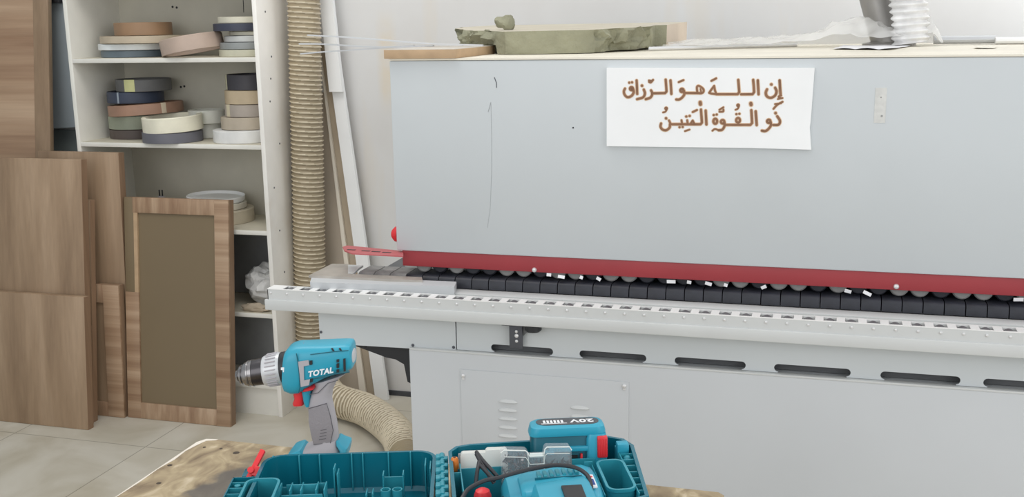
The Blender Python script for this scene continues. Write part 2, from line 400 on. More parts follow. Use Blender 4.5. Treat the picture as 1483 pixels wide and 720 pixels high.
rg = MB().box(GX, XE, HY + 0.006, HY + 0.024, 0.943, hz0, bev=0.001).build('red_guard', M['red'], mach)
def bolt(name, p, r, n, parent, mat, depth=0.006):
    n = Vector(n); p = Vector(p)
    b = MB(); b.tube([p, p + n * depth * 0.35, p + n * depth * 0.8, p + n * depth], [r, r, r * 0.75, r * 0.3], 14)
    return b.build(name, mat, parent)
for x, y in ((774, 391), (1298, 415)): bolt('guard_bolt', onY(x, y, HY + 0.006), 0.0065, (0, -1, 0), rg, M['steel'])
# red flat ruler sticking out past the hood
zr = 0.980
q = [onZ(496, 357.5, zr), onZ(503, 355.5, zr), onZ(584, 363.5, zr), onZ(584, 371, zr), onZ(510, 367, zr), onZ(499, 363, zr)]
ru = MB().prism([(v.x, v.y) for v in q], 'z', zr - 0.003, zr).build('red_ruler', M['ruler'], mach)
tk = MB()
for t in (0.2, 0.45, 0.62, 0.8):
    a = q[1].lerp(q[2], t); b = q[4].lerp(q[3], t)
    tk.box(a.x - 0.012, a.x + 0.012, (a.y + b.y) / 2 - 0.006, (a.y + b.y) / 2 + 0.002, zr, zr + 0.0006)
tk.build('ruler_markings', M['dark'], ru)
# fittings on the hood's end
p = onY(571, 340, 2.63); MB().lathe([(0.0, 0.028), (0.012, 0.026), (0.02, 0.018), (0.022, 0.008), (0.014, 0.006), (0.014, -0.012)], 20, Matrix.Translation((XL, 2.64, p.z)) @ Matrix.Rotation(R(-90), 4, 'Y')).build('red_push_button', M['redplastic'], mach)
p = onY(563, 253, 2.85); MB().cyl((XL + 0.01, 2.85, p.z), (XL - 0.035, 2.85, p.z), 0.008, seg=14).build('black_stub', M['dark'], mach)

# feed bed with pads
ZP = 0.920
m = MB(); m.box(XL - 0.06, XE, 2.50, 2.80, 0.86, 0.888); m.box(XL - 0.06, XE, 2.80, 3.5, 0.84, 0.97)
m.build('feed_bed', M['bed'], mach)
x660 = onZ(660, 418, 0.894).x
m = MB().box(x660, XE, 2.530, 2.575, 0.888, 0.8955, bev=0.0015); m.build('bed_lip', M['rail'], mach)
PITCH = 0.0462
x0 = onZ(519, 394, ZP).x
xs = []
x = x0
while x < XE - PITCH: xs.append(x); x += PITCH
def pad_mb(x):
    m = MB(); yf = 2.598
    prof = [(yf + 0.085, 0.889), (yf + 0.085, ZP), (yf + 0.010, ZP + 0.0005), (yf + 0.003, ZP - 0.003), (yf - 0.001, ZP - 0.008), (yf - 0.003, 0.892), (yf + 0.01, 0.889)]
    m.prism(prof, 'x', x + 0.0012, x + PITCH - 0.0012)
    return m
proto = pad_mb(xs[0]).build('feed_pad', M['pad'], mach, bev=0.0012)
blackpad = proto.data; dusty = None
for i, x in enumerate(xs):
    o = proto if i == 0 else inst(proto, mach, (x - xs[0], 0, 0))
    o.data = blackpad
    if x < onZ(600, 400, ZP).x - PITCH:
        if dusty is None:
            dusty = proto.data.copy(); dusty.materials.clear(); dusty.materials.append(M['padgrey'])
        o.data = dusty; o['label'] = 'dust-grey feed pad'
# pressure wheels peeping out under the red guard
def wheel(x, mat, y=2.640):
    w = MB(); mt = Matrix.Translation((x, y, 0.9445)) @ Matrix.Rotation(R(90), 4, 'X')
    w.lathe([(0.006, -0.012), (0.019, -0.012), (0.022, -0.009), (0.0228, 0), (0.022, 0.009), (0.019, 0.012), (0.006, 0.012)], 28, mt)
    return w.build('pressure_wheel', mat, mach)
xw0 = GX + 0.05
wl = wheel(xw0, M['padgrey']); wdk = wl.data.copy(); wdk.materials.clear(); wdk.materials.append(M['pad'])
xw = xw0; k = 0
while xw < XE - 0.03:
    if k:
        o = inst(wl, mach, (xw - xw0, 0, 0))
        if k % 3 == 1 or k in (3, 14, 15, 24): o.data = wdk
    xw += PITCH; k += 1
# scraps of trimmed edging caught under the guard
random.seed(3)
for px, py in ((795, 397), (813, 400), (842, 401), (867, 403), (972, 407), (998, 408), (1026, 410), (1051, 412), (1106, 415), (1228, 421), (1256, 424), (1475, 433)):
    p = onY(px, py + 1, 2.603); wdt = random.uniform(.004, .012)
    r = MB(); rot = Matrix.Translation(p) @ Matrix.Rotation(random.uniform(-.5, .5), 4, 'Y') @ Matrix.Rotation(random.uniform(-.4, .4), 4, 'X')
    r.box(-wdt, wdt, -0.001, 0.001, -0.004, 0.004, rot)
    tag(r.build('edging_scrap', M['paper']), 'tiny white scrap of trimmed edging lying on the black feed pads', 'scrap', 'edging scraps under the red guard')

# worn steel plate at the in-feed end and grey plate before it
zb = 0.9215
q = [onZ(*p, zb) for p in ((447, 399), (481, 382), (504, 382.5), (504, 396.5), (560, 399), (611, 401.5), (612, 406), (560, 404.5), (504, 401.5))]
pl = MB().prism([(v.x, v.y) for v in q], 'z', zb - 0.007, zb).build('worn_plate', M['worn'], mach)
qb = [onZ(*p, zb + .0006) for p in ((504, 383.5), (526, 384), (519, 389), (512, 396), (504, 396))]
MB().prism([(v.x, v.y) for v in qb], 'z', zb - .005, zb + 0.0006).build('white_corner_tab', M['rail'], pl)
zc = 0.9155
q = [onZ(*p, zc) for p in ((452, 399), (560, 404), (612, 406), (661, 408), (658, 415), (449, 409))]
MB().prism([(v.x, v.y) for v in q], 'z', 0.889, zc).build('infeed_plate', M['grey2'], mach, bev=0.001)

# roller rail
RF, RB, RZ = 2.455, 2.494, 0.900
RX0 = onY(393, 420, RF).x - 0.012
RP = 0.0470
rx = [onY(415.5, 425, RF).x + RP * k for k in range(56)]
rail = MB()
rail.box(RX0, XE, RF, RF + 0.002, 0.868, RZ - 0.0002)                      # upper front web
rail.box(RX0 - 0.008, XE, RF - 0.005, RF + 0.003, 0.8425, 0.871, bev=0.002)  # proud lower web
rail.box(RX0, XE, RF, RF + 0.04, 0.8425, 0.8455)
rail.box(RX0, RX0 + 0.002, RF, RB, 0.8455, RZ - 0.0002)
railo = rail.build('roller_rail', M['rail'], mach)
tp = MB(); HW = 0.0142
tp.box(RX0, XE, RF - 0.0005, RF + 0.003, RZ - 0.002, RZ); tp.box(RX0, XE, RB - 0.004, RB, RZ - 0.03, RZ)
ed = [RX0] + sum([[x - HW, x + HW] for x in rx], []) + [XE]
for a, b in zip(ed[::2], ed[1::2]): tp.box(a, b, RF + 0.003, RB - 0.004, RZ - 0.002, RZ)
tp.build('rail_top', M['railtop'], railo)['label'] = 'white slotted rail top'
MB().box(RX0, XE, RF + 0.0025, RB - 0.004, 0.868, 0.872).build('rail_floor', M['dark'], railo)  # dark sheet below the slots stands in for the shade inside the rail
def roller_mb(x):
    w = MB(); mt = Matrix.Translation((x, (RF + RB) / 2, RZ - 0.0135)) @ Matrix.Rotation(R(90), 4, 'X')
    w.lathe([(0.003, -0.0115), (0.011, -0.0115), (0.0125, -0.0095), (0.0125, 0.0095), (0.011, 0.0115), (0.003, 0.0115)], 22, mt); return w
rp = roller_mb(rx[0]).build('roller', M['roller'], railo)
hb = MB(); mt = Matrix.Translation((rx[0], RF, 0.8885)) @ Matrix.Rotation(R(90), 4, 'X')
hb.lathe([(0.0034, 0), (0.0034, 0.001), (0.0028, 0.0026), (0.001, 0.0032)], 12, mt)
rv = hb.build('rivet', M['steel'], railo)
for i in range(1, len(rx)):
    inst(rp, railo, (rx[i] - rx[0], 0, 0)); inst(rv, railo, (rx[i] - rx[0], 0, 0))
inst(rv, railo, (-RP, 0, 0))

# panel with oval slots, side cover at the left
PY = 2.500
xs_ = onY(660, 465, PY).x
zt_, zbm = 0.875, 0.7545
slots = [(711, 801), (839, 936), (977, 1080), (1121, 1232), (1275, 1391), (1424, 1545)]
sx = [(onY(a, 505 + (a - 700) * 0.068, PY).x, onY(b, 505 + (b - 700) * 0.068, PY).x) for a, b in slots] + [(0.62, 0.80), (0.85, 1.03)]
zs0, zs1 = 0.7565, 0.7755
def notch(a, b):
    r = (zs1 - zs0) / 2; out = []
    for k in range(9): t = R(270 - 180 * k / 8); out.append((a + r + r * math.cos(t), (zs0 + zs1) / 2 + r * math.sin(t)))
    for k in range(9): t = R(90 - 180 * k / 8); out.append((b - r + r * math.cos(t), (zs0 + zs1) / 2 + r * math.sin(t)))
    return out
poly = [(xs_ + 0.0015, zbm)]
for a, b in sx: poly += [(a + 0.008, zbm)] + notch(a, b) + [(b - 0.008, zbm)]
poly += [(XE, zbm), (XE, zt_), (xs_ + 0.0015, zt_)]
slp = MB().prism(poly, 'y', PY, PY + 0.004).build('slotted_panel', M['grey'], mach)
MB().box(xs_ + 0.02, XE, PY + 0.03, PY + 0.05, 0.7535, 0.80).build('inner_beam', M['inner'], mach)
c = MB(); xl_ = onY(462, 470, PY).x
c.prism([(xl_, 0.875), (xl_, 0.748), (xl_ + 0.01, 0.745), (xs_ - 0.0015, 0.750), (xs_ - 0.0015, 0.875)], 'y', PY, PY + 0.02)
side = c.build('side_cover', M['grey'], mach, bev=0.001)
for x, y in ((465, 481), (598, 500), (657, 503)): bolt('cover_screw', onY(x, y, PY), 0.004, (0, -1, 0), side, M['bracket'], 0.003)
p = onY(657, 503, PY)
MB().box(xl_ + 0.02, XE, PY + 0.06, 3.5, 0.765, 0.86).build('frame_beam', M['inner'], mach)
# rubber flap under the side cover
q = [onY(*p, 2.56) for p in ((512, 499), (598, 503), (598, 556), (591, 552), (586, 527), (574, 520), (560, 517))]
MB().prism([(v.x, v.z) for v in q], 'y', 2.555, 2.561).build('black_flap', M['blackplastic'], mach)
p = onY(525, 505, PY + .02); MB().box(p.x - 0.01, p.x + 0.008, PY + 0.02, PY + 0.035, 0.733, 0.770, bev=0.002).build('black_clip', M['blackplastic'], mach)
# lower body
BY = 2.490; BX = onY(592, 506, BY).x
lb = MB(); lb.box(BX, XE, BY, 3.5, 0.05, 0.749, bev=0.003)
lbo = lb.build('lower_body', M['grey2'], mach)
MB().box(BX + 0.002, XE, BY - 0.0015, BY + 0.02, 0.7485, 0.7535, bev=0.0006).build('body_ledge', M['rail'], lbo)
f = MB()
for x in (BX + 0.1, XE - 0.1):
    for y in (2.6, 3.4): f.cyl((x, y, 0), (x, y, 0.02), 0.045, seg=20); f.cyl((x, y, 0.02), (x, y, 0.06), 0.015, seg=12)
f.build('levelling_feet', M['dark'], mach)
dx0, dx1, dz1 = onY(667, 535, BY).x, onY(911, 552, BY).x, onY(790, 544, BY).z
door = MB().box(dx0, dx1, BY - 0.003, BY + 0.001, 0.30, dz1, bev=0.001).build('access_door', M['grey2'], mach)
for x, y in ((671, 544), (904, 559)):
    p = onY(x, y, BY - 0.003)
    m = MB(); m.tube([p, p + Vector((0, -0.003, 0)), p + Vector((0, -0.005, 0))], [0.0055, 0.005, 0.002], 12)
    m.box(p.x - 0.002, p.x + 0.004, BY - 0.0065, BY - 0.003, p.z - 0.010, p.z - 0.005)
    m.build('door_latch', M['steel'], door)
def louver(px, py, w=28):
    a, b = onY(px, py, BY), onY(px + w, py + w * 0.07, BY); z = (a.z + b.z) / 2; n = 12; rings = []
    for k in range(n + 1):
        t = k / n; x = a.x + (b.x - a.x) * t; h = 0.0075 * (math.sin(math.pi * t) ** 0.45 if 0 < t < 1 else 0.02); d = 0.0062 * (math.sin(math.pi * t) ** 0.4 if 0 < t < 1 else 0.02)
        rings.append([(x, BY - 0.0025, z + h), (x, BY - 0.0035 - d * .55, z + h * .55), (x, BY - 0.0035 - d, z), (x, BY - 0.0025, z - 0.0015)])
    return MB().loft(rings).build('louver', M['rail'], door)
for i in range(5):
    louver(722, 581 + 12.4 * i); louver(826, 590 + 12.4 * i)
# adjuster bracket
bx0, bx1 = onY(738, 480, 2.485).x, onY(757, 480, 2.485).x
br = MB(); br.box(bx0, bx1, 2.481, 2.487, onY(748, 504, 2.484).z, 0.842, bev=0.001)
br.box(bx0 - 0.014, bx1 + 0.004, 2.463, 2.494, 0.8375, 0.8422, bev=0.001)
bro = br.build('adjuster_bracket', M['bracket'], mach)
cx = (bx0 + bx1) / 2
for dz in (0.007, 0.021, 0.032):
    bolt('bracket_bolt', (cx + 0.002, 2.481, 0.787 + dz), 0.0052 if dz == 0.021 else 0.004, (0, -1, 0), bro, M['steel'], 0.003)
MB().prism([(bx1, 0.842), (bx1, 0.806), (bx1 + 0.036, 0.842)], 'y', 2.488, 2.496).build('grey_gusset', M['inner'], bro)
p = onY(771, 473, 2.47); MB().lathe([(0.002, -0.01), (0.017, -0.01), (0.021, -0.006), (0.021, 0.006), (0.017, 0.01), (0.002, 0.01)], 24, Matrix.Translation((p.x, 2.478, 0.8335))).build('black_knob', M['blackplastic'], bro)

# ================================================================== SIGN
SY = HY - 0.0012
sg = [onY(*p, HY) for p in ((880, 98), (1180, 98), (1175, 216), (880, 211))]
sign = thing('sign_board', 'white sign board with brown routed Arabic lettering on the grey machine hood', 'sign', ((sg[0].x + sg[1].x) / 2, HY - 0.006, sg[2].z))
m = MB()
edge = [(sg[0].x, sg[0].z), (sg[1].x, sg[1].z), (sg[1].x - 0.004, sg[1].z - 0.12), (sg[1].x - 0.0055, sg[1].z - 0.137), (sg[2].x, sg[2].z), (sg[2].x - 0.14, sg[2].z + 0.0018), (sg[3].x, sg[3].z)]
m.prism(edge, 'y', HY - 0.012, HY - 0.0005); board = m.build('board', M['white'], sign, bev=0.0006)
S5 = 5.5375
def L_(cx, cy): return (870 + cx / S5, 90 + cy / S5)
def R_(cx, cy): return (1030 + cx / S5, 90 + cy / S5)
def loop(cx, cy, rx, ry=None): ry = ry or rx; return [(cx + rx * math.cos(a), cy + ry * math.sin(a)) for a in (2 * math.pi * k / 12 for k in range(13))]
strokes = []
def st(F, pts, w=20, smooth=True): strokes.append(([F(*p) for p in pts], w, smooth))
# upper line, right half
st(R_, [(549, 146), (552, 200), (556, 258)]); st(R_, [(562, 268), (548, 270), (540, 280), (556, 284)], 14); st(R_, [(535, 296), (572, 288)], 14)
st(R_, [(482, 178), (483, 179)], 22); st(R_, [(513, 205), (524, 235), (512, 268), (478, 286), (447, 274), (438, 245), (448, 218)])
st(R_, [(374, 146), (377, 200), (380, 258)]); st(R_, [(337, 142), (342, 200), (344, 240), (332, 257), (240, 258)], 20, False)
st(R_, [(217, 142), (222, 200), (225, 240), (212, 257), (42, 257)], 20, False); st(R_, [(42, 257), (30, 225), (24, 190), (0, 222), (-16, 246), (0, 252), (42, 257)], 17, False)
st(R_, [(2, 150), (40, 130)], 17)
# upper line, left half
st(L_, [(626, 160), (664, 144)], 17); st(L_, loop(652, 226, 13)); st(L_, [(668, 228), (672, 255), (655, 282), (630, 299), (606, 299)])
st(L_, [(668, 247), (790, 248)]); st(L_, [(775, 245), (772, 200), (788, 190), (822, 214), (824, 238), (805, 250), (775, 248)], 17); st(L_, [(800, 215), (806, 244)], 13)
st(L_, [(560, 146), (564, 200), (567, 255)]); st(L_, [(521, 140), (526, 200), (528, 235), (516, 248), (412, 250)], 20, False); st(L_, [(404, 226), (414, 252), (400, 283), (362, 297)])
st(L_, [(388, 158), (402, 162), (420, 142)], 17); st(L_, [(386, 146), (412, 150)], 14)
st(L_, [(331, 188), (332, 189)], 22); st(L_, [(346, 220), (355, 250), (340, 282), (292, 297)])
st(L_, [(288, 146), (291, 200), (293, 255)]); st(L_, [(229, 164), (230, 165)], 20); st(L_, [(251, 161), (252, 162)], 20)
st(L_, loop(247, 212, 12)); st(L_, [(261, 215), (264, 245), (245, 272), (215, 281), (193, 262), (186, 235), (195, 212)])
# lower line, right half
st(R_, [(500, 374), (530, 342), (572, 318)], 16); st(R_, [(512, 336), (560, 330)], 14)
st(R_, [(516, 408), (517, 409)], 22); st(R_, [(530, 434), (550, 465), (550, 488), (535, 503), (498, 504)])
st(R_, loop(462, 474, 13)); st(R_, [(478, 482), (478, 510), (455, 540), (432, 553), (407, 549)])
st(R_, [(357, 394), (361, 450), (365, 505)]); st(R_, [(322, 385), (326, 450), (328, 488), (314, 503), (120, 503)], 20, False); st(R_, [(318, 330), (320, 342)], 27)
st(R_, [(202, 417), (203, 417)], 19); st(R_, [(226, 414), (227, 414)], 19); st(R_, loop(216, 466, 15, 18)); 
st(R_, loop(216, 346, 8), 14); st(R_, [(222, 355), (212, 374), (195, 382)], 14)
st(R_, loop(92, 478, 14)); st(R_, [(108, 488), (106, 515), (88, 542), (60, 546)]); st(R_, [(66, 382), (98, 362)], 15); st(R_, [(66, 398), (96, 396), (98, 380)], 15)
st(R_, [(20, 424), (21, 424)], 19); st(R_, [(44, 420), (45, 420)], 19); st(R_, loop(33, 474, 15, 20)); st(R_, [(10, 550), (30, 536), (58, 545)], 15)
# lower line, left half
st(L_, [(842, 388), (845, 440), (848, 500)]); st(L_, [(804, 380), (809, 440), (812, 485), (800, 498), (570, 498)], 20, False); st(L_, [(798, 322), (800, 338)], 27)
st(L_, [(738, 400), (772, 384)], 17); st(L_, [(752, 496), (738, 468), (722, 492)], 17, False); st(L_, [(694, 466), (698, 496)], 17)
st(L_, [(686, 436), (687, 436)], 20); st(L_, [(713, 431), (714, 431)], 20); st(L_, [(648, 466), (653, 496)], 17)
st(L_, [(632, 522), (633, 522)], 19); st(L_, [(657, 520), (658, 520)], 19); st(L_, [(676, 553), (712, 541)], 15)
st(L_, [(524, 450), (525, 451)], 22); st(L_, [(548, 468), (562, 496)], 18, False); st(L_, [(556, 496), (552, 525), (525, 546), (496, 540), (480, 518), (484, 492)])
st(L_, loop(525, 371, 8), 14); st(L_, [(530, 380), (518, 398), (500, 403)], 14)
kk = [0]
def lettering(scale, y1, name, mat):
    mb = MB()
    for pts, w, sm in strokes:
        P = [onY(x, y, HY - 0.012) for x, y in pts]
        if sm and len(P) > 2: P = spline(P, 4)
        P = [(p.x, p.z) for p in P]; r = w / S5 * 0.00157 * 0.5 * scale
        for (ax, az), (bx, bz) in zip(P, P[1:]):
            t = math.atan2(bz - az, bx - ax)
            poly = [(bx + r * math.cos(t + R(a)), bz + r * math.sin(t + R(a))) for a in range(-90, 91, 30)] + [(ax + r * math.cos(t + R(a)), az + r * math.sin(t + R(a))) for a in range(90, 271, 30)]
            kk[0] += 1; mb.prism(poly, 'y', y1 - (kk[0] % 37) * 1.2e-5, HY - 0.0115 - (kk[0] % 37) * 1e-6)
    return mb.build(name, mat, board)
lettering(1.5, HY - 0.0122, 'lettering_border', M['letteredge'])
lettering(0.95, HY - 0.0129, 'lettering', M['letter'])

# ================================================================== THINGS ON THE HOOD
HT = 1.487
# small MDF offcut
o = thing('mdf_offcut', 'small brown MDF board overhanging the left corner of the machine hood', 'board', (-1.0, 2.75, HT))
m = MB(); m.box(-1.095, -0.902, HY - 0.008, 2.93, HT + .0004, HT + 0.0225, Matrix.Rotation(0, 4, 'Z'), bev=0.0006); m.build('core', M['mdf'], o)
MB().box(-1.094, -0.903, HY - 0.007, 2.929, HT + 0.0225, HT + 0.0232).build('dusty_face', M['mdftop'], o)
# broken slab
TOP = 1.549
outl = [(-0.842, 2.83, 0), (-0.78, 2.835, 0), (-0.70, 2.86, 0), (-0.62, 2.88, 0), (-0.598, 2.90, 1), (-0.575, 2.98, 1), (-0.545, 3.02, 1), (-0.52, 3.05, 1), (-0.505, 3.09, 1), (-0.50, 3.16, 1),
        (-0.502, 3.25, 0), (-0.47, 3.27, 0), (-0.452, 3.60, 0), (-1.10, 3.56, 0), (-1.14, 3.4, 1), (-1.10, 3.2, 1), (-1.075, 3.12, 1), (-1.02, 3.02, 1), (-0.955, 2.945, 1), (-0.90, 2.90, 1)]
pts = []
for (a, b) in zip(outl, outl[1:] + outl[:1]):
    n = max(2, int((Vector(a[:2]) - Vector(b[:2])).length / 0.012))
    for k in range(n): t = k / n; pts.append((a[0] + (b[0] - a[0]) * t, a[1] + (b[1] - a[1]) * t, max(a[2], b[2]) if (a[2] and b[2]) else (0.25 if a[2] or b[2] else 0.06)))
lay = [0, .1, .25, .4, .55, .7, .82, .92, 1.0]
rings = []
for t in lay:
    ring = []
    for i, (x, y, ro) in enumerate(pts):
        z = HT + 0.0012 + (TOP - HT - 0.0012) * t
        right = (x > -0.51 and y > 3.2)
        if x < -0.88: zb_ = HT + (0.0245 if y < 2.97 else 0.009); z = zb_ + (TOP - zb_) * t
        z += 0.018 * max(0, y - 2.84)
        v = Vector((x * 17, y * 17, t * 1.9))
        nv = noise.noise_vector(v) * 0.026 + noise.noise_vector(v * 2.9) * 0.012
        und = ro * 0.016 * (1 - t)
        d = Vector((-0.75 - x, 3.25 - y)).normalized()
        amp = 0 if right else (ro if t < 1 else ro * 0.7)
        ring.append(Vector((x + nv.x * amp + d.x * und, y + nv.y * amp + d.y * und, z + (nv.z * ro * 0.5 if 0 < t < 1 and not right else 0))))
    rings.append(ring)
m = MB(); m.loft(rings)
for f in m.bm.faces:
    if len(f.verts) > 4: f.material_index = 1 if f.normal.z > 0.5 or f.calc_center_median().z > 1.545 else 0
    else:
        c = f.calc_center_median()
        if c.x > -0.475 and c.y > 3.2: f.material_index = 2
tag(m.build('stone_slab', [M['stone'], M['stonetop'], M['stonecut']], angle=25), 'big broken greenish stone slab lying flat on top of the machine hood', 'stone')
# small chunk
c = onY(732, 31, 2.99)
m = MB(); bmesh.ops.create_icosphere(m.bm, subdivisions=3, radius=1.0)
for v in m.bm.verts:
    d = v.co.copy(); nn = noise.noise(d * 1.3) * 0.28 + noise.noise(d * 4) * 0.07
    d = d * (1 + nn); z = max(-0.72, min(0.75, d.z)); z *= 0.024 * (1.15 if d.x > 0 else 0.9)
    v.co = Vector((c.x + d.x * 0.030, 2.99 + d.y * 0.028, TOP + 0.0235 + z))
tag(m.build('stone_chunk', M['stone'], angle=30), 'small pale stone lump sitting on top of the broken slab', 'stone')
# thin strips fanning out past the hood
for i, (pp, lab) in enumerate(((((446, 51), (520, 55), (620, 63), (700, 72)), 'topmost thin grey strip sticking out left over the hose from the hood'),
                 (((434, 63.5), (470, 64), (545, 68), (628, 74)), 'middle thin grey strip sticking out left over the hose from the hood'),
                 (((436, 78), (470, 75), (510, 72.5), (600, 74)), 'lowest thin grey strip sticking out left over the hose from the hood'))):
    P = [onY(x, y, 2.86 + 0.02 * i) for x, y in pp]
    P[-1].z = max(P[-1].z, 1.5125); P = spline(P, 6)
    rr = []
    for p in P: rr.append([p + Vector(v) for v in ((0, -0.006, 0.0019), (0, 0.006, 0.0019), (0, 0.006, -0.0019), (0, -0.006, -0.0019))])
    tag(MB().loft(rr).build('edging_strip', M['silver']), lab, 'strip', 'thin strips on the machine hood')
# rods, papers, film
def rod(name, a, b, r, mat, lab, cat, flat=1.0):
    rr = []
    for p in (a, b):
        rr.append([Vector(p) + Vector((0, math.cos(t) * r / flat, math.sin(t) * r)) for t in (2 * math.pi * k / 12 for k in range(12))])
    tag(MB().loft(rr).build(name, mat), lab, cat)
rod('metal_bar', (onY(940, 72, 3.05).x, 3.05, HT + .0065), (onY(1155, 65, 3.32).x, 3.32, HT + .0065), 0.0055, M['steel'], 'shiny white metal bar on the hood right of the broken slab', 'bar', 0.6)
rod('aluminium_profile', onY(1352, 58, 3.4), onY(1441, 57, 3.4), 0.0115, M['silver'], 'grey metal profile on the hood right of the plastic-wrapped duct', 'bar', 0.6)
rod('white_profile', onY(1441, 59, 3.38), onY(1600, 58, 3.38), 0.010, M['railtop'], 'white profile at the right end of the hood top beyond the grey one', 'bar', 0.6)
def sheet(name, quad, lab, mat=M['paper'], lift=0.006, amp=0.004, seed=0):
    m = MB(); n = 10; g = []
    for i in range(n + 1):
        row = []
        for j in range(n + 1):
            u, v = i / n, j / n
            p = quad[0].lerp(quad[1], u).lerp(quad[3].lerp(quad[2], u), v)
            z = HT + 0.002 + abs(noise.noise(Vector((u * 2.5 + seed, v * 2.5, seed)))) * lift * 2
            row.append(m.bm.verts.new((p.x, p.y, z)))
        g.append(row)
    for i in range(n):
        for j in range(n): m.face((g[i][j], g[i + 1][j], g[i + 1][j + 1], g[i][j + 1]))
    bmesh.ops.solidify(m.bm, geom=m.bm.faces[:], thickness=0.0008)
    return tag(m.build(name, mat), lab, 'paper')
sheet('paper_sheet', [onZ(1206, 72, HT), onZ(1290, 73, HT), onZ(1322, 67, HT), onZ(1222, 67, HT)], 'crumpled white paper on the hood in front of the plastic film', seed=3, lift=0.004)
sheet('paper_scrap', [onZ(1410, 71, HT), onZ(1440, 71, HT), onZ(1444, 68.5, HT), onZ(1414, 68.5, HT)], 'small beige paper scrap near the right end of the hood top', M['cream'], 0.001, seed=5)
# ducts
DY = 3.38
pd0, pd1 = onY(1264, -25, DY), onY(1284, 50, DY)
o = thing('metal_duct', 'smooth grey metal duct pipe slanting up from the machine hood', 'duct', (pd1.x + .01, DY, HT))
m = MB(); ax = (pd0 - pd1).normalized(); m.cyl(pd1 - ax * 0.03, pd1 + ax * 1.1, 0.048, seg=32); m.build('pipe', M['duct'], o)
MB().lathe([(0.046, 0), (0.075, 0), (0.075, 0.006), (0.05, 0.012), (0.046, 0.035)], 32, Matrix.Translation((pd1.x + .008, DY, HT))).build('collar', M['duct'], o)
a, b = onY(1320, 62, 3.28), onY(1314, -20, 3.28)
ax = (b - a); path = [a + ax * (k / 12 * 0.1) for k in range(0, 1400)]
path = [p for p in path if p.z < 2.6 and p.z > HT + 0.002]
tag(MB().tube(path, [(lambda i, t, s=i: 0.0475 + 0.0045 * math.sin(2 * math.pi * (s * ax.length / 120) / 0.0185 + t) + 0.002 * math.sin(5 * t + s * .07)) for i in range(len(path))], 28).build('flexible_duct', M['flex'], angle=60),
    'white corrugated flexible duct rising from the machine hood, wrapped in clear plastic', 'duct')
# plastic film over the duct bases
m = MB(); n1, n2 = 90, 26; g = []
fx0, fx1 = -0.46, 0.295
for i in range(n1 + 1):
    row = []
    for j in range(n2 + 1):
        u, v = i / n1, j / n2
        x = fx0 + (fx1 - fx0) * u; y = 3.10 + 0.16 * u + 0.34 * v * (1 - 0.25 * u)
        arch = math.sin(math.pi * min(1, 0.12 + v * 0.95)) ** 0.7
        crest = 0.024 + 0.016 * u + 0.050 * math.exp(-((u - 0.72) / 0.17) ** 2) + 0.040 * math.exp(-((u - 0.95) / 0.07) ** 2)
        fold = 1 - abs(noise.noise(Vector((x * 7 + y * 5, y * 4 - x * 3, 1.3)))) * 1.5
        fold2 = 1 - abs(noise.noise(Vector((x * 19 - y * 9, y * 15, 4.1)))) * 1.6
        hgt = crest * arch * (0.45 + 0.42 * fold + 0.22 * fold2)
        if u > 0.97: hgt *= 1 - (u - 0.97) / 0.03 * 0.8
        row.append(m.bm.verts.new((x + 0.012 * noise.noise(Vector((u * 6, v * 6, 0))), y + 0.03 * noise.noise(Vector((u * 7, 3, v * 3))), HT + 0.002 + max(0.0, hgt))))
    g.append(row)
for i in range(n1):
    for j in range(n2): m.face((g[i][j], g[i + 1][j], g[i + 1][j + 1], g[i][j + 1]))
tag(m.build('plastic_film', M['film'], angle=50), 'crumpled clear plastic film spread over the hood around the duct ends', 'film')

# ================================================================== SHELF UNIT
SX0, SX1, SF, SB = -2.955, -2.093, 3.74, 4.08
unit = thing('shelf_unit', 'tall white open shelf unit holding rolls of edge banding', 'shelf', ((SX0 + SX1) / 2, 3.9, 0))
T = 0.018
MB().box(SX0, SX0 + T, SF, SB, 0, 2.1, bev=0.001).build('left_side', M['shelf'], unit)
MB().box(SX1 - T, SX1, SF, SB, 0, 2.1, bev=0.001).build('right_side', M['shelfside'], unit)['label'] = 'scuffed outer side with nail holes'
bk = MB(); bk.box(SX0 + T, SX1 - T, SB - 0.006, SB, 0.05, 2.1)
back = bk.build('back_panel', M['backpanel'], unit)
h = MB()
for x, y in ((250, 10), (256, 11), (262, 126), (267, 125)):
    p = onY(x, y, SB - 0.006); h.cyl(p, p + Vector((0, -0.001, 0)), 0.005, seg=8)
h.tube([onY(352, -5, SB - 0.0062), onY(353, 18, SB - 0.0062)], 0.0016, 5)
h.build('screw_holes', M['dark'], back)
n = MB()
for x, y in ((384, 17), (393, 82), (392, 114), (391, 147), (405, 208), (397, 272), (405, 334), (412, 394)):
    p = onP(x, y, (SX1, 0, 0), Vector((1, 0, 0))); n.cyl(p, p + Vector((0.001, 0, 0)), 0.004, seg=8)
rs = bpy.data.objects['right_side']; n.build('nail_holes', M['bracket'], rs)
for z in (1.79, 1.456, 1.119, 0.778, 0.437):  # highest board, out of view, is added to shade the top compartment
    so = MB().box(SX0 + T, SX1 - T, SF, SB - 0.006, z - 0.018, z - 0.0008, bev=0.0008).build('shelf_board', M['shelf'], unit)
    MB().box(SX0 + T, SX1 - T, SF + 0.003, SB - 0.006, z - 0.0008, z).build('dust_layer', M['shelfdust'], so)
MB().box(SX0 + T, SX1 - T, SF + 0.001, SB - 0.006, 0.118, 0.136, bev=0.0008).build('shelf_board', M['shelf'], unit)
MB().box(SX0 + T, SX1 - T, SF + 0.012, SF + 0.03, 0, 0.118).build('plinth', M['shelf'], unit)
MB().box(SX0, SX1, SF, SB, 2.1, 2.118).build('top_board', M['shelf'], unit)
# rear batten beside the unit
o = MB().box(SX1 + 0.002, SX1 + 0.02, SB - 0.075, SB - 0.002, 0, 2.0, bev=0.002).build('batten', M['creamstrip'], unit)
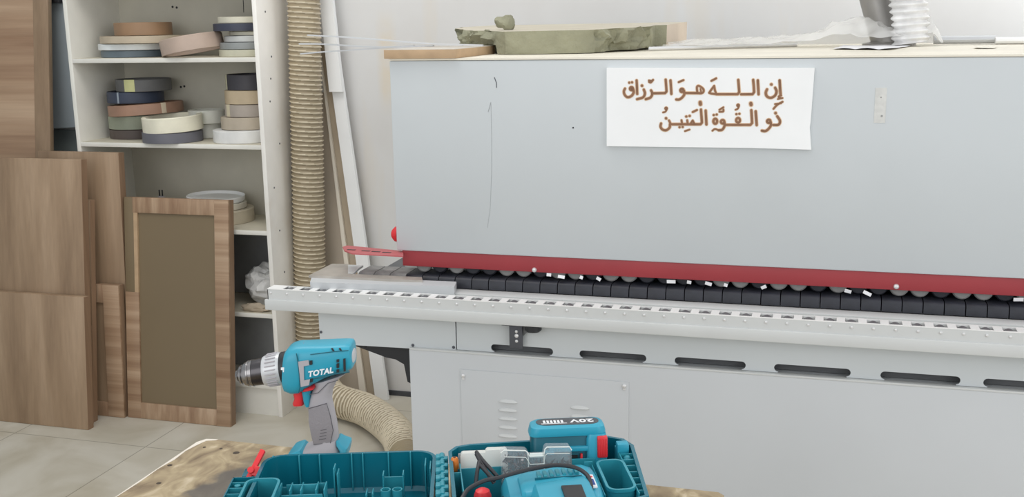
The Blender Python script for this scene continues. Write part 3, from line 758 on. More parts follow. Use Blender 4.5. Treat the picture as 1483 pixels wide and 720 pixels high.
# dark boards closing the two lower compartments
tag(MB().box(SX0 + 0.02, SX1 - 0.02, 4.03, 4.045, 0.439, 0.755, bev=0.001).build('black_board', M['black']), 'black board at the back of the shelf compartment holding the white bag', 'board')
tag(MB().box(SX0 + 0.02, SX1 - 0.02, 3.95, 3.97, 0.138, 0.40, bev=0.001).build('black_board', M['black']), 'black board standing in the lowest shelf compartment behind the drill', 'board')

# rolls
_mc = {}
def rmat(c):
    k = tuple(c)
    if k not in _mc: _mc[k] = plain('edging_' + str(len(_mc)), c, 0.5, var=0.05, scale=12)
    return _mc[k]
def roll(label, col, xl, xr, yref, z, hpx, Y=3.9, inner=0.62, tilt=(0, 0), tape=None, seg=56, name='edge_banding_roll', oval=1.0, cat='roll'):
    a, b = onY(xl, yref, Y), onY(xr, yref, Y); r = (b.x - a.x) / 2 * 0.985; hh = hpx / 362.0; cx = (a.x + b.x) / 2
    root = thing(name, label, cat, (cx, Y, z), (R(tilt[0]), R(tilt[1]), random.uniform(-0.4, 0.4) if tilt == (0, 0) and not tape else 0), 'edge banding rolls on the shelf unit')
    ri = r * inner
    prof = [(ri, 0.0008), (r - 0.001, 0.0008), (r, 0.002), (r, hh - 0.003), (r - 0.001, hh - 0.0018)]
    k = 6
    for i in range(k):
        q = r - 0.001 - (r - 0.001 - ri) * (i + 0.5) / k
        prof += [(q + (r - ri) / k * .4, hh - 0.0018), (q, hh - 0.0006 - 0.0008 * (i % 2))]
    prof += [(ri, hh - 0.0018)]
    m = MB().lathe([(p[0], p[1]) for p in prof], seg, None, closed=True)
    for v in m.bm.verts: v.co.y *= oval
    body = m.build('band', rmat(col), root, world=False)
    if tape:
        t = MB(); ang0, ang1, tc = tape
        ringp = []
        for i in range(7):
            an = R(ang0 + (ang1 - ang0) * i / 6)
            ringp.append([Vector((q * math.cos(an), q * math.sin(an) * oval, zz)) for q, zz in ((r + 0.0006, 0.002), (r + 0.0006, hh - 0.0005), (r * 0.97, hh + 0.0004), (r * 0.97, 0.002))])
        t.loft(ringp).build('tape', rmat(tc), root, world=False)['label'] = 'strip of adhesive tape'
    return hh
def stack(z, items, **kw):
    for it in items:
        d = dict(kw); d.update(it[6] if len(it) > 6 else {})
        z += roll(it[0], it[1], it[2], it[3], it[4], z, it[5], **d) + 0.0004
Z1, Z2, Z3 = 1.456, 1.119, 0.778
# upper shelf, left stack
stack(Z1, [('dark blue-grey wide roll at the bottom of the upper left stack', (112, 126, 136), 155, 240, 72, 10.5),
           ('white wide roll second from bottom of the upper left stack', (226, 230, 230), 152, 248, 61, 9.5),
           ('beige wide roll third from bottom of the upper left stack', (188, 174, 152), 156, 266, 50, 11),
           ('brown wood-grain roll on top of the upper left stack', (150, 120, 92), 172, 243, 38, 19, dict(Y=3.90, inner=0.8))], Y=3.925)
roll('taupe roll tilted against the upper left stack at the shelf edge', (184, 164, 150), 240, 320, 64, Z1 + 0.0195, 22, Y=3.835, inner=0.88, tilt=(0, -9.5))
stack(Z1, [('cream-green bottom roll of the upper right stack', (200, 198, 178), 322, 396, 72, 10),
           ('mid grey second roll of the upper right stack', (146, 150, 150), 323, 394, 62, 10),
           ('light grey third roll of the upper right stack', (196, 198, 196), 329, 394, 52, 9),
           ('small cream fourth roll of the upper right stack', (206, 202, 184), 335, 391, 45, 6),
           ('dark navy roll second from top of the upper right stack', (62, 66, 82), 314, 390, 36, 11),
           ('cream roll on top of the upper right stack', (214, 210, 192), 320, 390, 26, 9)], Y=3.90)
# second shelf
stack(Z2, [('dark brown bottom roll of the middle left stack', (88, 78, 74), 166, 234, 188, 14.5),
           ('sage green roll of the middle left stack', (150, 156, 138), 164, 233, 170, 20)], Y=3.955)
zz = Z2 + 34.5 / 362 + 0.007
roll('walnut brown roll tilted in the middle left stack', (156, 122, 102), 166, 258, 152, zz, 16, Y=3.925, inner=0.8, tilt=(0, -3.0), tape=(-32, -24, (200, 184, 160)))
roll('navy blue roll under the grey one in the middle left stack', (58, 66, 84), 162, 231, 137, zz + 0.0475, 17, Y=3.93, inner=0.85, tape=(-94, -90, (150, 160, 170)))
roll('dark grey roll with yellow tape on top of the middle left stack', (100, 100, 100), 174, 242, 117, zz + 0.0475 + 0.0475, 18, Y=3.935, inner=0.94, tape=(-98, -74, (206, 206, 150)))
roll('dark grey bottom roll under the cream roll at the second shelf edge', (104, 104, 112), 213, 288, 195, Z2, 15.5, Y=3.825)
roll('cream roll on a dark grey roll at the second shelf edge', (228, 224, 204), 213, 288, 176, Z2 + 0.0445, 22, Y=3.825, inner=0.86, tilt=(2, -1.5), tape=(35, 60, (186, 190, 150)))
stack(Z2, [('small white lower roll between cream roll and right stack on second shelf', (218, 218, 210), 283, 321, 184, 22, dict(inner=0.7)),
           ('white upper roll between cream roll and right stack on second shelf', (220, 220, 210), 276, 326, 163, 20, dict(inner=0.75))], Y=3.985)
stack(Z2, [('wide white bottom roll of the middle right stack', (226, 226, 224), 314, 391, 192, 18, dict(Y=3.87)),
           ('taupe second roll of the middle right stack', (182, 170, 152), 325, 395, 176, 18),
           ('grey-brown third roll of the middle right stack with paper tape', (168, 158, 148), 330, 394, 159, 18, dict(tape=(-126, -112, (206, 196, 170)))),
           ('tan fourth roll of the middle right stack', (190, 172, 144), 330, 394, 140, 20),
           ('black roll with cream tape on top of the middle right stack', (62, 60, 66), 331, 394, 120, 22, dict(inner=0.9, tape=(-140, -128, (190, 186, 160))))], Y=3.90)
# third shelf
stack(Z3, [('beige roll under the white dish-like roll on the third shelf', (196, 186, 166), 276, 362, 300, 20, dict(inner=0.5)),
           ('cream roll second from top under the dish on the third shelf', (214, 208, 194), 284, 352, 286, 9)], Y=3.91)
a, b = onY(274, 280, 3.9), onY(347, 280, 3.9); r = (b.x - a.x) / 2; zd = Z3 + 29.5 / 362 + .0015
o = MB().lathe([(0.002, 0), (r * 0.93, 0), (r * .98, 0.006), (r, 0.024), (r * 0.985, 0.026), (r * 0.96, 0.018), (r * 0.94, 0.014), (0.002, 0.014)], 48, Matrix.Translation(((a.x + b.x) / 2, 3.91, zd)) @ Matrix.Rotation(R(2), 4, 'Y'))
tag(o.build('round_lid', M['white']), 'white round lid lying on the rolls on the third shelf', 'lid')
p = onY(233, 280, 3.95)
o = thing('power_plug', 'small grey power plug with upright prongs behind the brown framed door', 'plug', (p.x, 3.95, Z3))
MB().lathe([(0.022, 0), (0.022, 0.05), (0.02, 0.078), (0.012, 0.090)], 16, Matrix.Translation((p.x, 3.95, Z3))).build('body', M['grip'], o)
for dx in (-0.007, 0.007): MB().cyl((p.x + dx, 3.95, Z3 + 0.088), (p.x + dx, 3.95, Z3 + 0.116), 0.003, seg=8).build('prong', M['dark'], o)
# white crumpled bag
m = MB(); bmesh.ops.create_icosphere(m.bm, subdivisions=4, radius=1.0)
for v in m.bm.verts:
    d = v.co.copy(); nn = noise.noise(d * 1.2) * 0.2 + (noise.cell(d * 2.1) - .5) * 0.0 - abs(noise.noise(Vector((d.x * 1.2, d.y * 2, d.z * 3.2)) + Vector((3, 0, 1)))) * 0.42 + noise.noise(d * 4.5) * 0.10 + 0.16
    d = d * (1 + nn); v.co = Vector((-2.205 + max(-.1, min(.088, d.x * 0.085)), 3.905 + d.y * 0.09, 0.437 + 0.078 + max(-0.077, d.z * 0.085)))
tag(m.build('plastic_bag', M['bag'], angle=16), 'crumpled white plastic bag on the fourth shelf beside the framed door', 'bag')
m = MB(); bmesh.ops.create_icosphere(m.bm, subdivisions=4, radius=1.0)
for v in m.bm.verts:
    d = v.co.copy(); d = d * (1 + noise.noise(d * 2.2 + Vector((4, 1, 0))) * 0.3)
    v.co = Vector((-2.20 + d.x * 0.06, 3.772 + d.y * 0.022, 0.437 + 0.014 + max(-0.0135, d.z * 0.02)))
tag(m.build('cloth_rag', M['mdfbrown'], angle=40), 'small dull rag lying in front of the white bag on the fourth shelf', 'rag')

# ================================================================== BOARDS AT THE LEFT
def lean(x0, z0, y0, y1, ztop):   # transform: local board in XZ, thickness in +Y, leaning back
    ang = math.atan2(y1 - y0, ztop); return Matrix.Translation((0, y0, z0)) @ Matrix.Rotation(-ang, 4, 'X')
def board(name, label, x0, x1, ytop_px, yb, yt, th, mat, edge=None, cat='board'):
    zt = onY(ytop_px[0], ytop_px[1], yt).z; ln = math.hypot(zt, yt - yb)
    mt = lean(0, 0.001, yb, yt, zt)
    o = thing(name, label, cat, ((x0 + x1) / 2, yb, 0))
    MB().box(x0, x1 - 0.0012, 0, th, 0, ln, mt, bev=0.0008).build('face_board', mat, o)
    MB().box(x1 - 0.0012, x1, 0.0005, th - 0.0005, 0.0005, ln - 0.0005, mt).build('edge_band', edge or M['waledge'], o)
    return o, mt, ln
yA = 3.43
a = onZ(2, 612, 0); xA1 = onZ(114, 621, 0).x
board('walnut_board', 'short walnut panel, the front one of the leaning stack at left', -3.36, onY(115, 428, 3.46).x + .004, (60, 427), 3.425, 3.48, 0.034, M['walz'])
board('walnut_board', 'tall wide walnut panel with upright grain behind the short front panel', -3.36, onY(122, 231, 3.60).x, (60, 230), 3.463, 3.582, 0.034, M['walz'])
board('walnut_board', 'walnut panel mostly hidden behind the tall wide one, edge showing at right', -3.30, onY(131, 290, 3.62).x, (126, 290), 3.502, 3.618, 0.028, M['walz'])
board('walnut_board', 'tall narrow walnut panel against the shelf unit behind the small framed door', onY(60, 222, 3.72).x, onY(176, 222, 3.72).x, (140, 221), 3.632, 3.700, 0.036, M['walz'])
def framed(name, label, x0, x1, ytop, yb, yt, th, sw, rt, rb, panel_mat, left_plain=False):
    zt = onY(ytop[0], ytop[1], yt).z; ln = math.hypot(zt, yt - yb); mt = lean(0, 0.001, yb, yt, zt)
    o = thing(name, label, 'board', ((x0 + x1) / 2, yb, 0))
    MB().box(x0, x1, 0.010, th, 0, ln, mt).build('backing', M['waledge'], o)
    MB().box(x0 + sw - .01, x1 - sw + .01, 0.008, 0.0105, rb - .01, ln - rt + .01, mt).build('panel', panel_mat, o)
    if left_plain:
        zc = ln * 0.575
        MB().box(x0, x0 + sw, 0, 0.010, 0, zc, mt, bev=0.0006).build('left_stile', M['walx'], o)
        MB().box(x0, x0 + sw * 0.72, 0.0025, 0.010, zc, ln, mt, bev=0.0006).build('bare_stile', M['brownpanel'], o)['label'] = 'bare brown upper stile without veneer'
        MB().box(x0 + sw * 0.72, x0 + sw, 0, 0.010, zc, ln - rt, mt).build('stile_strip', M['mdf'], o)
        xl = x0 + sw * 0.66
    else:
        MB().box(x0, x0 + sw, 0, 0.010, 0, ln, mt, bev=0.0006).build('left_stile', M['walx'], o); xl = x0 + sw
    MB().box(x1 - sw, x1, 0, 0.010, 0, ln, mt, bev=0.0006).build('right_stile', M['walx'], o)
    MB().box(xl, x1 - sw, 0, 0.010, ln - rt, ln, mt, bev=0.0006).build('top_rail', M['walz2'], o)
    MB().box(x0 + sw, x1 - sw, 0, 0.010, 0, rb, mt, bev=0.0006).build('bottom_rail', M['walz2'], o)
    return o
x1 = onZ(187, 603, 0).x + .004
framed('framed_walnut_board', 'short walnut framed door between the wide panels and the brown framed door', -3.10, -2.732, (150, 413), 3.578, 3.620, 0.036, 0.075, 0.075, 0.06, M['walz'])
framed('framed_walnut_board', 'walnut framed door with flat brown panel leaning on the shelf unit', -2.722, onZ(337, 615, 0).x + .008, (250, 288), 3.590, 3.694, 0.042, 0.062, 0.062, 0.066, M['brownpanel'], True)
# tall striped board
zt = 2.05; mt = lean(0, 0.001, 3.72, 3.99, zt); ln = math.hypot(zt, 0.27)
o = thing('striped_board', 'tall walnut board with cross grain at far left edge behind the panel stack', 'board', (-3.4, 3.72, 0))
t0 = onY(40, 110, 3.86).x; t1 = onY(62, 110, 3.86).x
MB().box(-3.75, t0, 0, 0.02, 0, ln, mt, bev=0.001).build('face_board', M['walx2'], o)
MB().box(t0, t1, -0.003, 0.02, 0, ln, mt, bev=0.001).build('stile', M['walz'], o)

# ================================================================== LATHS AND HOSE BY THE WALL
def lath(name, label, pts_px, Y, th, mat, cat='board', ztop=None):
    # pts_px: left-bottom, right-bottom, left-top, right-top on the plane Y (extended to the floor)
    lb, rb, lt, rt = [onY(x, y, Y) for x, y in pts_px]
    def ext(a, b, z): t = (z - b.z) / (a.z - b.z); return b + (a - b) * t
    zt = ztop or max(lt.z, rt.z)
    P = [ext(lb, lt, 0.001), ext(rb, rt, 0.001), ext(rb, rt, zt), ext(lb, lt, zt)]
    m = MB().prism([(p.x, p.z) for p in P], 'y', Y, Y + th)
    return tag(m.build(name, mat, bev=0.0006), label, cat)
lath('white_board', 'long white board leaning sideways against the wall beside the beige hose', ((533, 504), (551, 504), (481, 133), (497.5, 133)), 4.03, 0.018, M['white'], ztop=1.85)
w2 = [onY(*p, 4.01) for p in ((477, 133), (496, 133), (481.5, 0), (463, 0))]
d1 = (w2[2] - w2[1]) / (w2[2].z - w2[1].z); d2 = (w2[3] - w2[0]) / (w2[3].z - w2[0].z)
tag(MB().prism([(w2[0].x, w2[0].z), (w2[1].x, w2[1].z), ((w2[1] + d1 * .62).x, w2[1].z + .62), ((w2[0] + d2 * .62).x, w2[0].z + .62)], 'y', 4.008, 4.0295).build('white_board', M['white'], bev=0.0006),
    'short white board fixed over the upper part of the long leaning one', 'board')
lath('mdf_strip', 'brown strip leaning directly left of the long white board', ((521, 504), (533, 504), (484, 230), (497, 230)), 4.050, 0.014, M['mdfbrown'], ztop=1.5)
lath('mdf_strip', 'thin cream strip leaning between the brown strip and the beige board', ((513, 504), (521, 504), (480.5, 230), (484, 230)), 4.036, 0.012, M['creamstrip'], ztop=1.5)
bb_ = [onY(x, y, 4.07) for x, y in ((470, 504), (520, 504), (490, 230), (466, 230))]
tag(MB().prism([(bb_[0].x, 0.001), (bb_[1].x + .01, 0.001), (bb_[2].x + .005, 1.05), (bb_[2].x - .012, 1.3), (bb_[3].x, 1.3)], 'y', 4.068, 4.084).build('mdf_board', M['beige'], bev=0.0006), 'beige board standing behind the vertical hose and the cream strip', 'board')
# dust hose
HR = 0.064
cxt, cxb = onY(440, 0, 3.93), onY(451, 480, 3.93)
key = [Vector((cxt.x + (cxt.x - cxb.x) / (cxt.z - cxb.z) * .5, 3.93, cxt.z + 0.5)), Vector((cxt.x, 3.93, cxt.z)), Vector(((cxt.x + cxb.x) / 2, 3.93, (cxt.z + cxb.z) / 2)), Vector((cxb.x, 3.93, cxb.z + 0.05)), Vector((cxb.x + 0.012, 3.92, 0.19)), Vector((cxb.x + 0.08, 3.88, 0.085)),
       Vector((-1.87, 3.80, 0.072)), Vector((-1.70, 3.72, 0.070)), Vector((-1.50, 3.52, 0.073)), Vector((-1.34, 3.26, 0.075)), Vector((-1.16, 3.08, 0.077)), Vector((-1.055, 3.02, 0.078))]
STEP = 0.00215
path = resample(spline(key, 24), STEP)
PT = 0.0185
SK = sum((b - a).length for a, b in zip(path, path[1:])) - 0.55
def hr(i):
    s = i * STEP
    def f(_, t):
        u = (s / PT + t / (2 * math.pi)) % 1.0
        amp = 0.0055 if s < SK else max(0.0010, 0.0055 - (s - SK) * 0.03)
        return HR - 0.003 + amp * math.exp(-((u - 0.5) / 0.2) ** 2) + (min(0.010, (s - SK) * 0.03) if s > SK else 0)
    return f
hs = MB().tube(path, [hr(i) for i in range(len(path))], 36)
hs.bm.faces.ensure_lookup_table()
for fi, f in enumerate(hs.bm.faces[:-2]):
    i, k = divmod(fi, 36); u = (i * STEP / PT + (k + .5) / 36) % 1.0
    if abs(u - 0.5) < 0.16 and i * STEP < SK + .1: f.material_index = 1
hose = tag(hs.build('dust_hose', [M['hose'], M['hoserib']], angle=70), 'beige ribbed dust hose running down beside the shelf and along the floor', 'hose')

# ================================================================== TABLE
TZ = 0.85
tl, tr = onZ(285, 641, TZ), onZ(1050, 712, TZ)
tab = thing('work_table', 'worn plywood work table carrying the drill and the open tool case', 'table', ((tl.x + tr.x) / 2, 1.2, 0))
tx0, tx1, ty1 = tl.x, tr.x, 1.60
m = MB(); poly = [(tx0 + 0.01, 0.72), (tx1, 0.72), (tx1, ty1 - 0.014), (tx1 - 0.01, ty1 - 0.004), (tx0 + 0.03, ty1), (tx0 + 0.008, ty1 - 0.004), (tx0, ty1 - 0.02), (tx0, 1.2)]
m.prism(poly, 'z', TZ - 0.025, TZ); top = m.build('tabletop', M['table'], tab, bev=0.0015)
e = MB(); e.prism([(tx0 - 0.0006, 1.30), (tx0 - 0.0006, ty1 - 0.02), (tx0 + 0.008, ty1 - 0.003), (tx0 + 0.03, ty1 + 0.0006), (tx0 + 0.028, ty1 - 0.004), (tx0 + 0.013, ty1 - 0.010), (tx0 + 0.008, ty1 - 0.03), (tx0 + 0.003, ty1 - 0.06), (tx0 + .006, ty1 - .10), (tx0 + .0012, ty1 - .14), (tx0 + .003, ty1 - .19)], 'z', TZ - 0.02, TZ + 0.0006)
e.build('worn_corner', M['creamstrip'], top)['label'] = 'pale worn corner edge'
k = MB()
for x, y, r in ((342, 656, .006), (246, 674, .0045), (230, 700, .0042), (296, 648, .003), (320, 650, .003)):
    p = onZ(x, y, TZ); k.lathe([(r, 0), (r * .8, 0.0006)], 12, Matrix.Translation((p.x, p.y, TZ)))
k.build('dark_knots', M['knot'], top)
for x in (tx0 + 0.06, tx1 - 0.06):
    for y in (0.80, ty1 - 0.06): MB().box(x - 0.03, x + 0.03, y - 0.03, y + 0.03, 0, TZ - 0.0255, bev=0.003).build('leg', M['mdf'], tab)
ap = MB(); ap.box(tx0 + 0.09, tx1 - 0.09, ty1 - 0.075, ty1 - 0.05, TZ - 0.11, TZ - 0.0255); ap.box(tx0 + 0.09, tx1 - 0.09, 0.79, 0.815, TZ - 0.11, TZ - 0.0255)
ap.build('apron', M['mdf'], tab)

# ================================================================== DRILL
yaw = R(15.0); U = Vector((math.cos(yaw), math.sin(yaw), 0)); N = Vector((math.sin(yaw), -math.cos(yaw), 0))
DP0 = onZ(455, 664, TZ)
drill = thing('cordless_drill', 'teal and grey cordless drill standing on the table behind the open case', 'drill', (DP0.x, DP0.y, TZ))
SD = 834 / 220.0
def D(cx, cy, n=0.0): return onP(320 + cx / SD, 480 + cy / SD, DP0, N) + N * n
PXM = (D(500, 200) - D(600, 200)).length / 100
def sec(top, bot, half, n=2.6, cn=0.0, cnt=28):
    a, b = D(*top), D(*bot); c = (a + b) / 2; v = (a - b) / 2; out = []
    for k in range(cnt):
        t = 2 * math.pi * k / cnt; ct, s_ = math.cos(t), math.sin(t)
        out.append(c + N * cn + v * (abs(s_) ** (2 / n) * (1 if s_ >= 0 else -1)) + N * half * (abs(ct) ** (2 / n) * (1 if ct >= 0 else -1)))
    return out
def axs(x, off, hh, half=None, n=2.0):   # round section about the barrel axis at crop-x
    cy = 245 - 0.130 * (x - 85) ; cy = 244 + off - (x - 85) * 0.172
    dx, dy = 0.172 * hh, hh
    return sec((x - dx * 0.9, cy - hh), (x + dx * 0.9, cy + hh), (half if half else hh * PXM), n)
rot_ = []
for x, hh in ((84, 12), (86, 27), (96, 33), (97, 28), (106, 30), (108, 48), (118, 52), (119, 46), (130, 50), (134, 60), (150, 65)): rot_.append(axs(x, 0, hh))
MB().loft(rot_).build('chuck_nose', M['chuck'], drill, angle=25)
MB().loft([axs(x, 0, h) for x, h in ((150, 66), (152, 68), (160, 68), (162, 65), (170, 66), (172, 70), (180, 71))]).build('chuck_ring', M['chuck'], drill, angle=25)
MB().loft([axs(x, 0, h) for x, h in ((178, 68), (200, 70), (240, 72), (262, 72))]).build('chuck_sleeve', M['chuckdark'], drill)
hole = MB(); hole.loft([axs(x, 0, h) for x, h in ((82.5, 9), (85, 9.5))]).build('chuck_hole', M['dark'], drill)
def ribbed(x0, x1, h0, h1, amp, cnt):
    rg = []
    for i in range(9):
        t = i / 8; x = x0 + (x1 - x0) * t; h = h0 + (h1 - h0) * t; h *= (0.95 if i in (0, 8) else 1.0)
        rg.append(axs(x, 0, h))
    return rg
MB().loft(ribbed(240, 338, 80, 86, 0, 0)).build('torque_ring', M['silver'], drill)
tr_ = MB()
for k in range(24):
    t = 2 * math.pi * k / 24
    for x0, x1 in ((262, 318),):
        P = []
        for x in (x0, (x0 + x1) / 2, x1):
            s0 = axs(x, 0, 84.5 if x < 300 else 85.5, None); 
            c = sum(s0, Vector()) / len(s0); v = (s0[7] - c); P.append(c + v * math.sin(t) + N * v.length * math.cos(t))
        tr_.tube(P, 0.0011, 6)
tr_.build('torque_ring_ridges', M['grip'], bpy.data.objects['torque_ring'])
MB().loft([axs(x, 0, h) for x, h in ((334, 82), (338, 84), (372, 84), (392, 86))]).build('black_collar', M['blackplastic'], drill)
# body housing: sections top/bottom in crop pixels
hb_ = [((362, 100), (352, 288), .030), ((376, 82), (362, 314), .033), ((396, 70), (398, 328), .034), ((430, 60), (436, 326), .034), ((470, 60), (478, 300), .034), ((520, 58), (522, 272), .034),
       ((580, 57), (582, 240), .034), ((640, 54), (645, 218), .033), ((690, 52), (704, 204), .032), ((716, 54), (728, 190), .030), ((724, 62), (734, 178), .026)]
body = MB().loft([sec(a, b, w * .95, 3.8) for a, b, w in hb_]).build('housing', M['teal'], drill, angle=45)
MB().loft([sec(a, b, w, 2.4) for a, b, w in (((722, 92), (730, 170), .022), ((730, 100), (735, 162), .018), ((735, 110), (738, 150), .010))]).build('rear_cap', M['silver'], drill)
# handle
hd_ = [((512, 276), (704, 214), .021), ((506, 320), (640, 262), .020), ((486, 372), (614, 320), .0185), ((480, 410), (609, 364), .018), ((485, 460), (621, 420), .018), ((498, 520), (636, 490), .0185), ((512, 575), (644, 552), .019), ((512, 606), (646, 588), .020)]
def hsec(l, r, half, n=2.5):
    return sec(l, r, half, n)
MB().loft([hsec(a, b, w) for a, b, w in hd_]).build('handle', M['grip'], drill, angle=50)
MB().loft([hsec(a, b, w, 3.5) for a, b, w in (((512, 600), (646, 582), .020), ((490, 622), (652, 604), .025), ((440, 644), (662, 626), .030), ((452, 668), (668, 648), .031), ((470, 690), (670, 668), .031))]).build('grey_foot', M['grip'], drill, angle=50)
MB().loft([hsec(a, b, w, 4.5) for a, b, w in (((430, 628), (452, 626), .026), ((395, 640), (470, 640), .030), ((370, 672), (500, 668), .032), ((356, 694), (690, 684), .033), ((352, 699), (700, 696), .033))]).build('battery_shoe', M['teal'], drill, angle=45)
MB().loft([hsec(a, b, w, 4.0) for a, b, w in (((640, 584), (652, 580), .018), ((642, 604), (676, 598), .024), ((660, 626), (708, 614), .029), ((664, 646), (708, 634), .031), ((640, 690), (700, 668), .032))]).build('shoe_back', M['teal'], drill, angle=45)
# inset grip panel and lines
def surf_poly(name, poly, half, thick, mat, parent):
    m = MB(); A = [D(x, y, half) for x, y in poly]; B = [D(x, y, half + thick) for x, y in poly]
    m.loft([A, B]); return m.build(name, mat, parent)
surf_poly('grip_inset', [(494, 402), (592, 374), (612, 440), (628, 520), (612, 592), (520, 596), (506, 540), (494, 470)], 0.0172, 0.0024, M['gripdark'], drill)
def line(pts, half, r, mat, name, parent):
    return MB().tube([D(x, y, half) for x, y in pts], r, 6).build(name, mat, parent)
line([(494, 402), (592, 374), (612, 440), (628, 520), (612, 592), (520, 596)], 0.0196, 0.0007, M['gripline'], 'grip_groove', drill)
line([(498, 324), (548, 314), (600, 262), (655, 246)], 0.0215, 0.0006, M['gripline'], 'grip_groove', drill)
for i in range(4): line([(560 - i * 3, 520 + i * 17), (592 - i * 1, 514 + i * 17)], 0.0197, 0.0006, M['gripline'], 'grip_groove', drill)
# grey plates and panel lines on the housing
surf_poly('grey_plate', [(448, 132), (504, 124), (508, 150), (478, 156), (480, 232), (512, 226), (506, 258), (462, 268), (456, 200)], 0.0335, 0.0014, M['grip'], body)
line([(438, 88), (446, 130), (454, 200), (458, 270), (450, 300)], 0.0335, 0.0009, M['tealdark'], 'housing_seam', body)
line([(512, 96), (640, 80), (718, 74)], 0.0315, 0.0008, M['tealdark'], 'housing_seam', body)
line([(516, 226), (600, 214), (640, 200), (724, 188)], 0.0325, 0.0012, M['tealdark'], 'housing_seam', body)
for poly in ([(654, 122), (668, 120), (668, 136), (654, 138)], [(654, 144), (668, 142), (668, 166), (654, 168)], [(654, 176), (668, 174), (668, 190), (654, 192)], [(690, 118), (702, 116), (704, 184), (692, 186)],
             [(510, 128), (524, 126), (524, 148), (510, 150)], [(512, 226), (526, 222), (526, 240), (512, 246)]):
    surf_poly('vent_slot', poly, 0.0318 if poly[0][0] > 600 else 0.0325, 0.0018, M['dark'], body)
for x in (632, 674): surf_poly('vent_slot', [(x - 10, 66), (x - 2, 66), (x + 10, 80), (x + 2, 81)], 0.024, 0.006, M['dark'], body)
put_text('brand_lettering', 'TOTAL', 0.0128, M['textwhite'], body, D(566, 190, 0.0345), D(640, 175) - D(500, 199), D(560, 150) - D(560, 250), shear=0.32, bold=0.00055, spacing=1.06)
MB().loft([sec(a, b, w, 3.0, cnt=20) for a, b, w in (((448, 66), (452, 96), .012), ((456, 60), (460, 92), .0125), ((500, 66), (504, 94), .0125), ((514, 72), (516, 92), .012))]).build('gear_switch', M['redplastic'], drill)
surf_poly('hammer_mark', [(352, 168), (378, 166), (381, 178), (370, 180), (371, 192), (363, 192), (362, 181), (352, 180)], 0.0298, 0.0012, M['textwhite'], bpy.data.objects['black_collar'])
# trigger, switch
MB().loft([hsec(a, b, w, 3.0) for a, b, w in (((402, 318), (470, 316), .0105), ((400, 345), (466, 336), .0105), ((406, 366), (462, 356), .0105), ((396, 390), (462, 386), .0105), ((398, 402), (456, 400), .010))]).build('trigger', M['redplastic'], drill)
MB().loft([hsec(a, b, w, 3.0) for a, b, w in (((444, 306), (506, 288), .0165), ((452, 340), (500, 330), .0165), ((458, 375), (498, 370), .0165), ((470, 402), (494, 400), .015))]).build('trigger_guard', M['teal'], drill)
MB().loft([sec(a, b, .030, 2.4, cnt=18) for a, b in (((468, 296), (469, 304)), ((476, 284), (478, 310)), ((500, 278), (502, 306)), ((520, 276), (522, 298)), ((527, 282), (527, 290)))]).build('direction_switch', M['redplastic'], drill)

# ================================================================== TOOL CASE
HO = Vector((-0.553, 1.487, 0))
case = thing('tool_case', 'open teal plastic tool case lying flat on the table, lid to the left', 'tool case', (HO.x, HO.y - 0.1, TZ))
aL, aB = R(18.5), R(22.0)
ML = Matrix.Translation((HO.x, HO.y, TZ)) @ Matrix.Rotation(aL, 4, 'Z')
MBs = Matrix.Translation((HO.x, HO.y, TZ)) @ Matrix.Rotation(aB, 4, 'Z')
def tray(mt, out, z0, z1, t, taper=0.006, lip=True):
    m = MB(); cx = sum(p[0] for p in out) / len(out); cy = sum(p[1] for p in out) / len(out)
    def off(d, z):
        r = []
        n = len(out)
        for i in range(n):
            p0, p1, p2 = Vector(out[i - 1]), Vector(out[i]), Vector(out[(i + 1) % n])
            e1 = (p1 - p0).normalized(); e2 = (p2 - p1).normalized(); nn = (Vector((-e1.y, e1.x)) + Vector((-e2.y, e2.x))).normalized()
            k = 1 / max(0.5, nn.dot(Vector((-e1.y, e1.x))))
            q = p1 + nn * d * k; r.append(mt @ Vector((q.x, q.y, z)))
        return r
    rings = [off(taper, z0), off(0, z0 + 0.01), off(0, z1 - 0.006), off(-0.0015, z1 - 0.005), off(-0.0015, z1), off(t, z1), off(t, z0 + 0.014), off(t + 0.006, z0 + 0.008)]
    m.loft(rings); return m
D0, D1 = -0.235, 0.0
lid_out = rrect(-0.278, -0.014, D0, 0.004, 0.03)
lid = tray(ML, lid_out, 0.001, 0.072, 0.004).build('lid', M['case'], case)
base_out = [(0.004, D0), (0.25, D0)] + [(0.272, D0 + .01), (0.289, -0.045), (0.279, -0.018), (0.258, -0.004), (0.235, 0.000), (0.135, -0.004), (0.04, -0.006), (0.018, -0.012), (0.006, -0.03)]
bas = tray(MBs, base_out, 0.001, 0.083, 0.004).build('base', M['case'], case)
def rib(mt, x0, x1, y0, y1, z0, z1, parent, name='rib', mat=None):
    return MB().box(x0, x1, y0, y1, z0, z1, mt, bev=0.0006).build(name, mat or M['caseedge'], parent)
# lid ribs on the back wall
for px in (397, 434, 463, 509, 525, 562, 594):
    x = None
    p = (ML.inverted() @ onZ(px, 660, 0.92)).x
    rib(ML, p - 0.001, p + 0.001, -0.0045, 0.0015, 0.012, 0.073, lid)
# right end of the lid: three nested fins
for i in range(3):
    rib(ML, -0.030 + i * 0.008, -0.028 + i * 0.008, -0.05 - i * 0.012, -0.02 - i * 0.012, 0.012, 0.070, lid, 'fin')
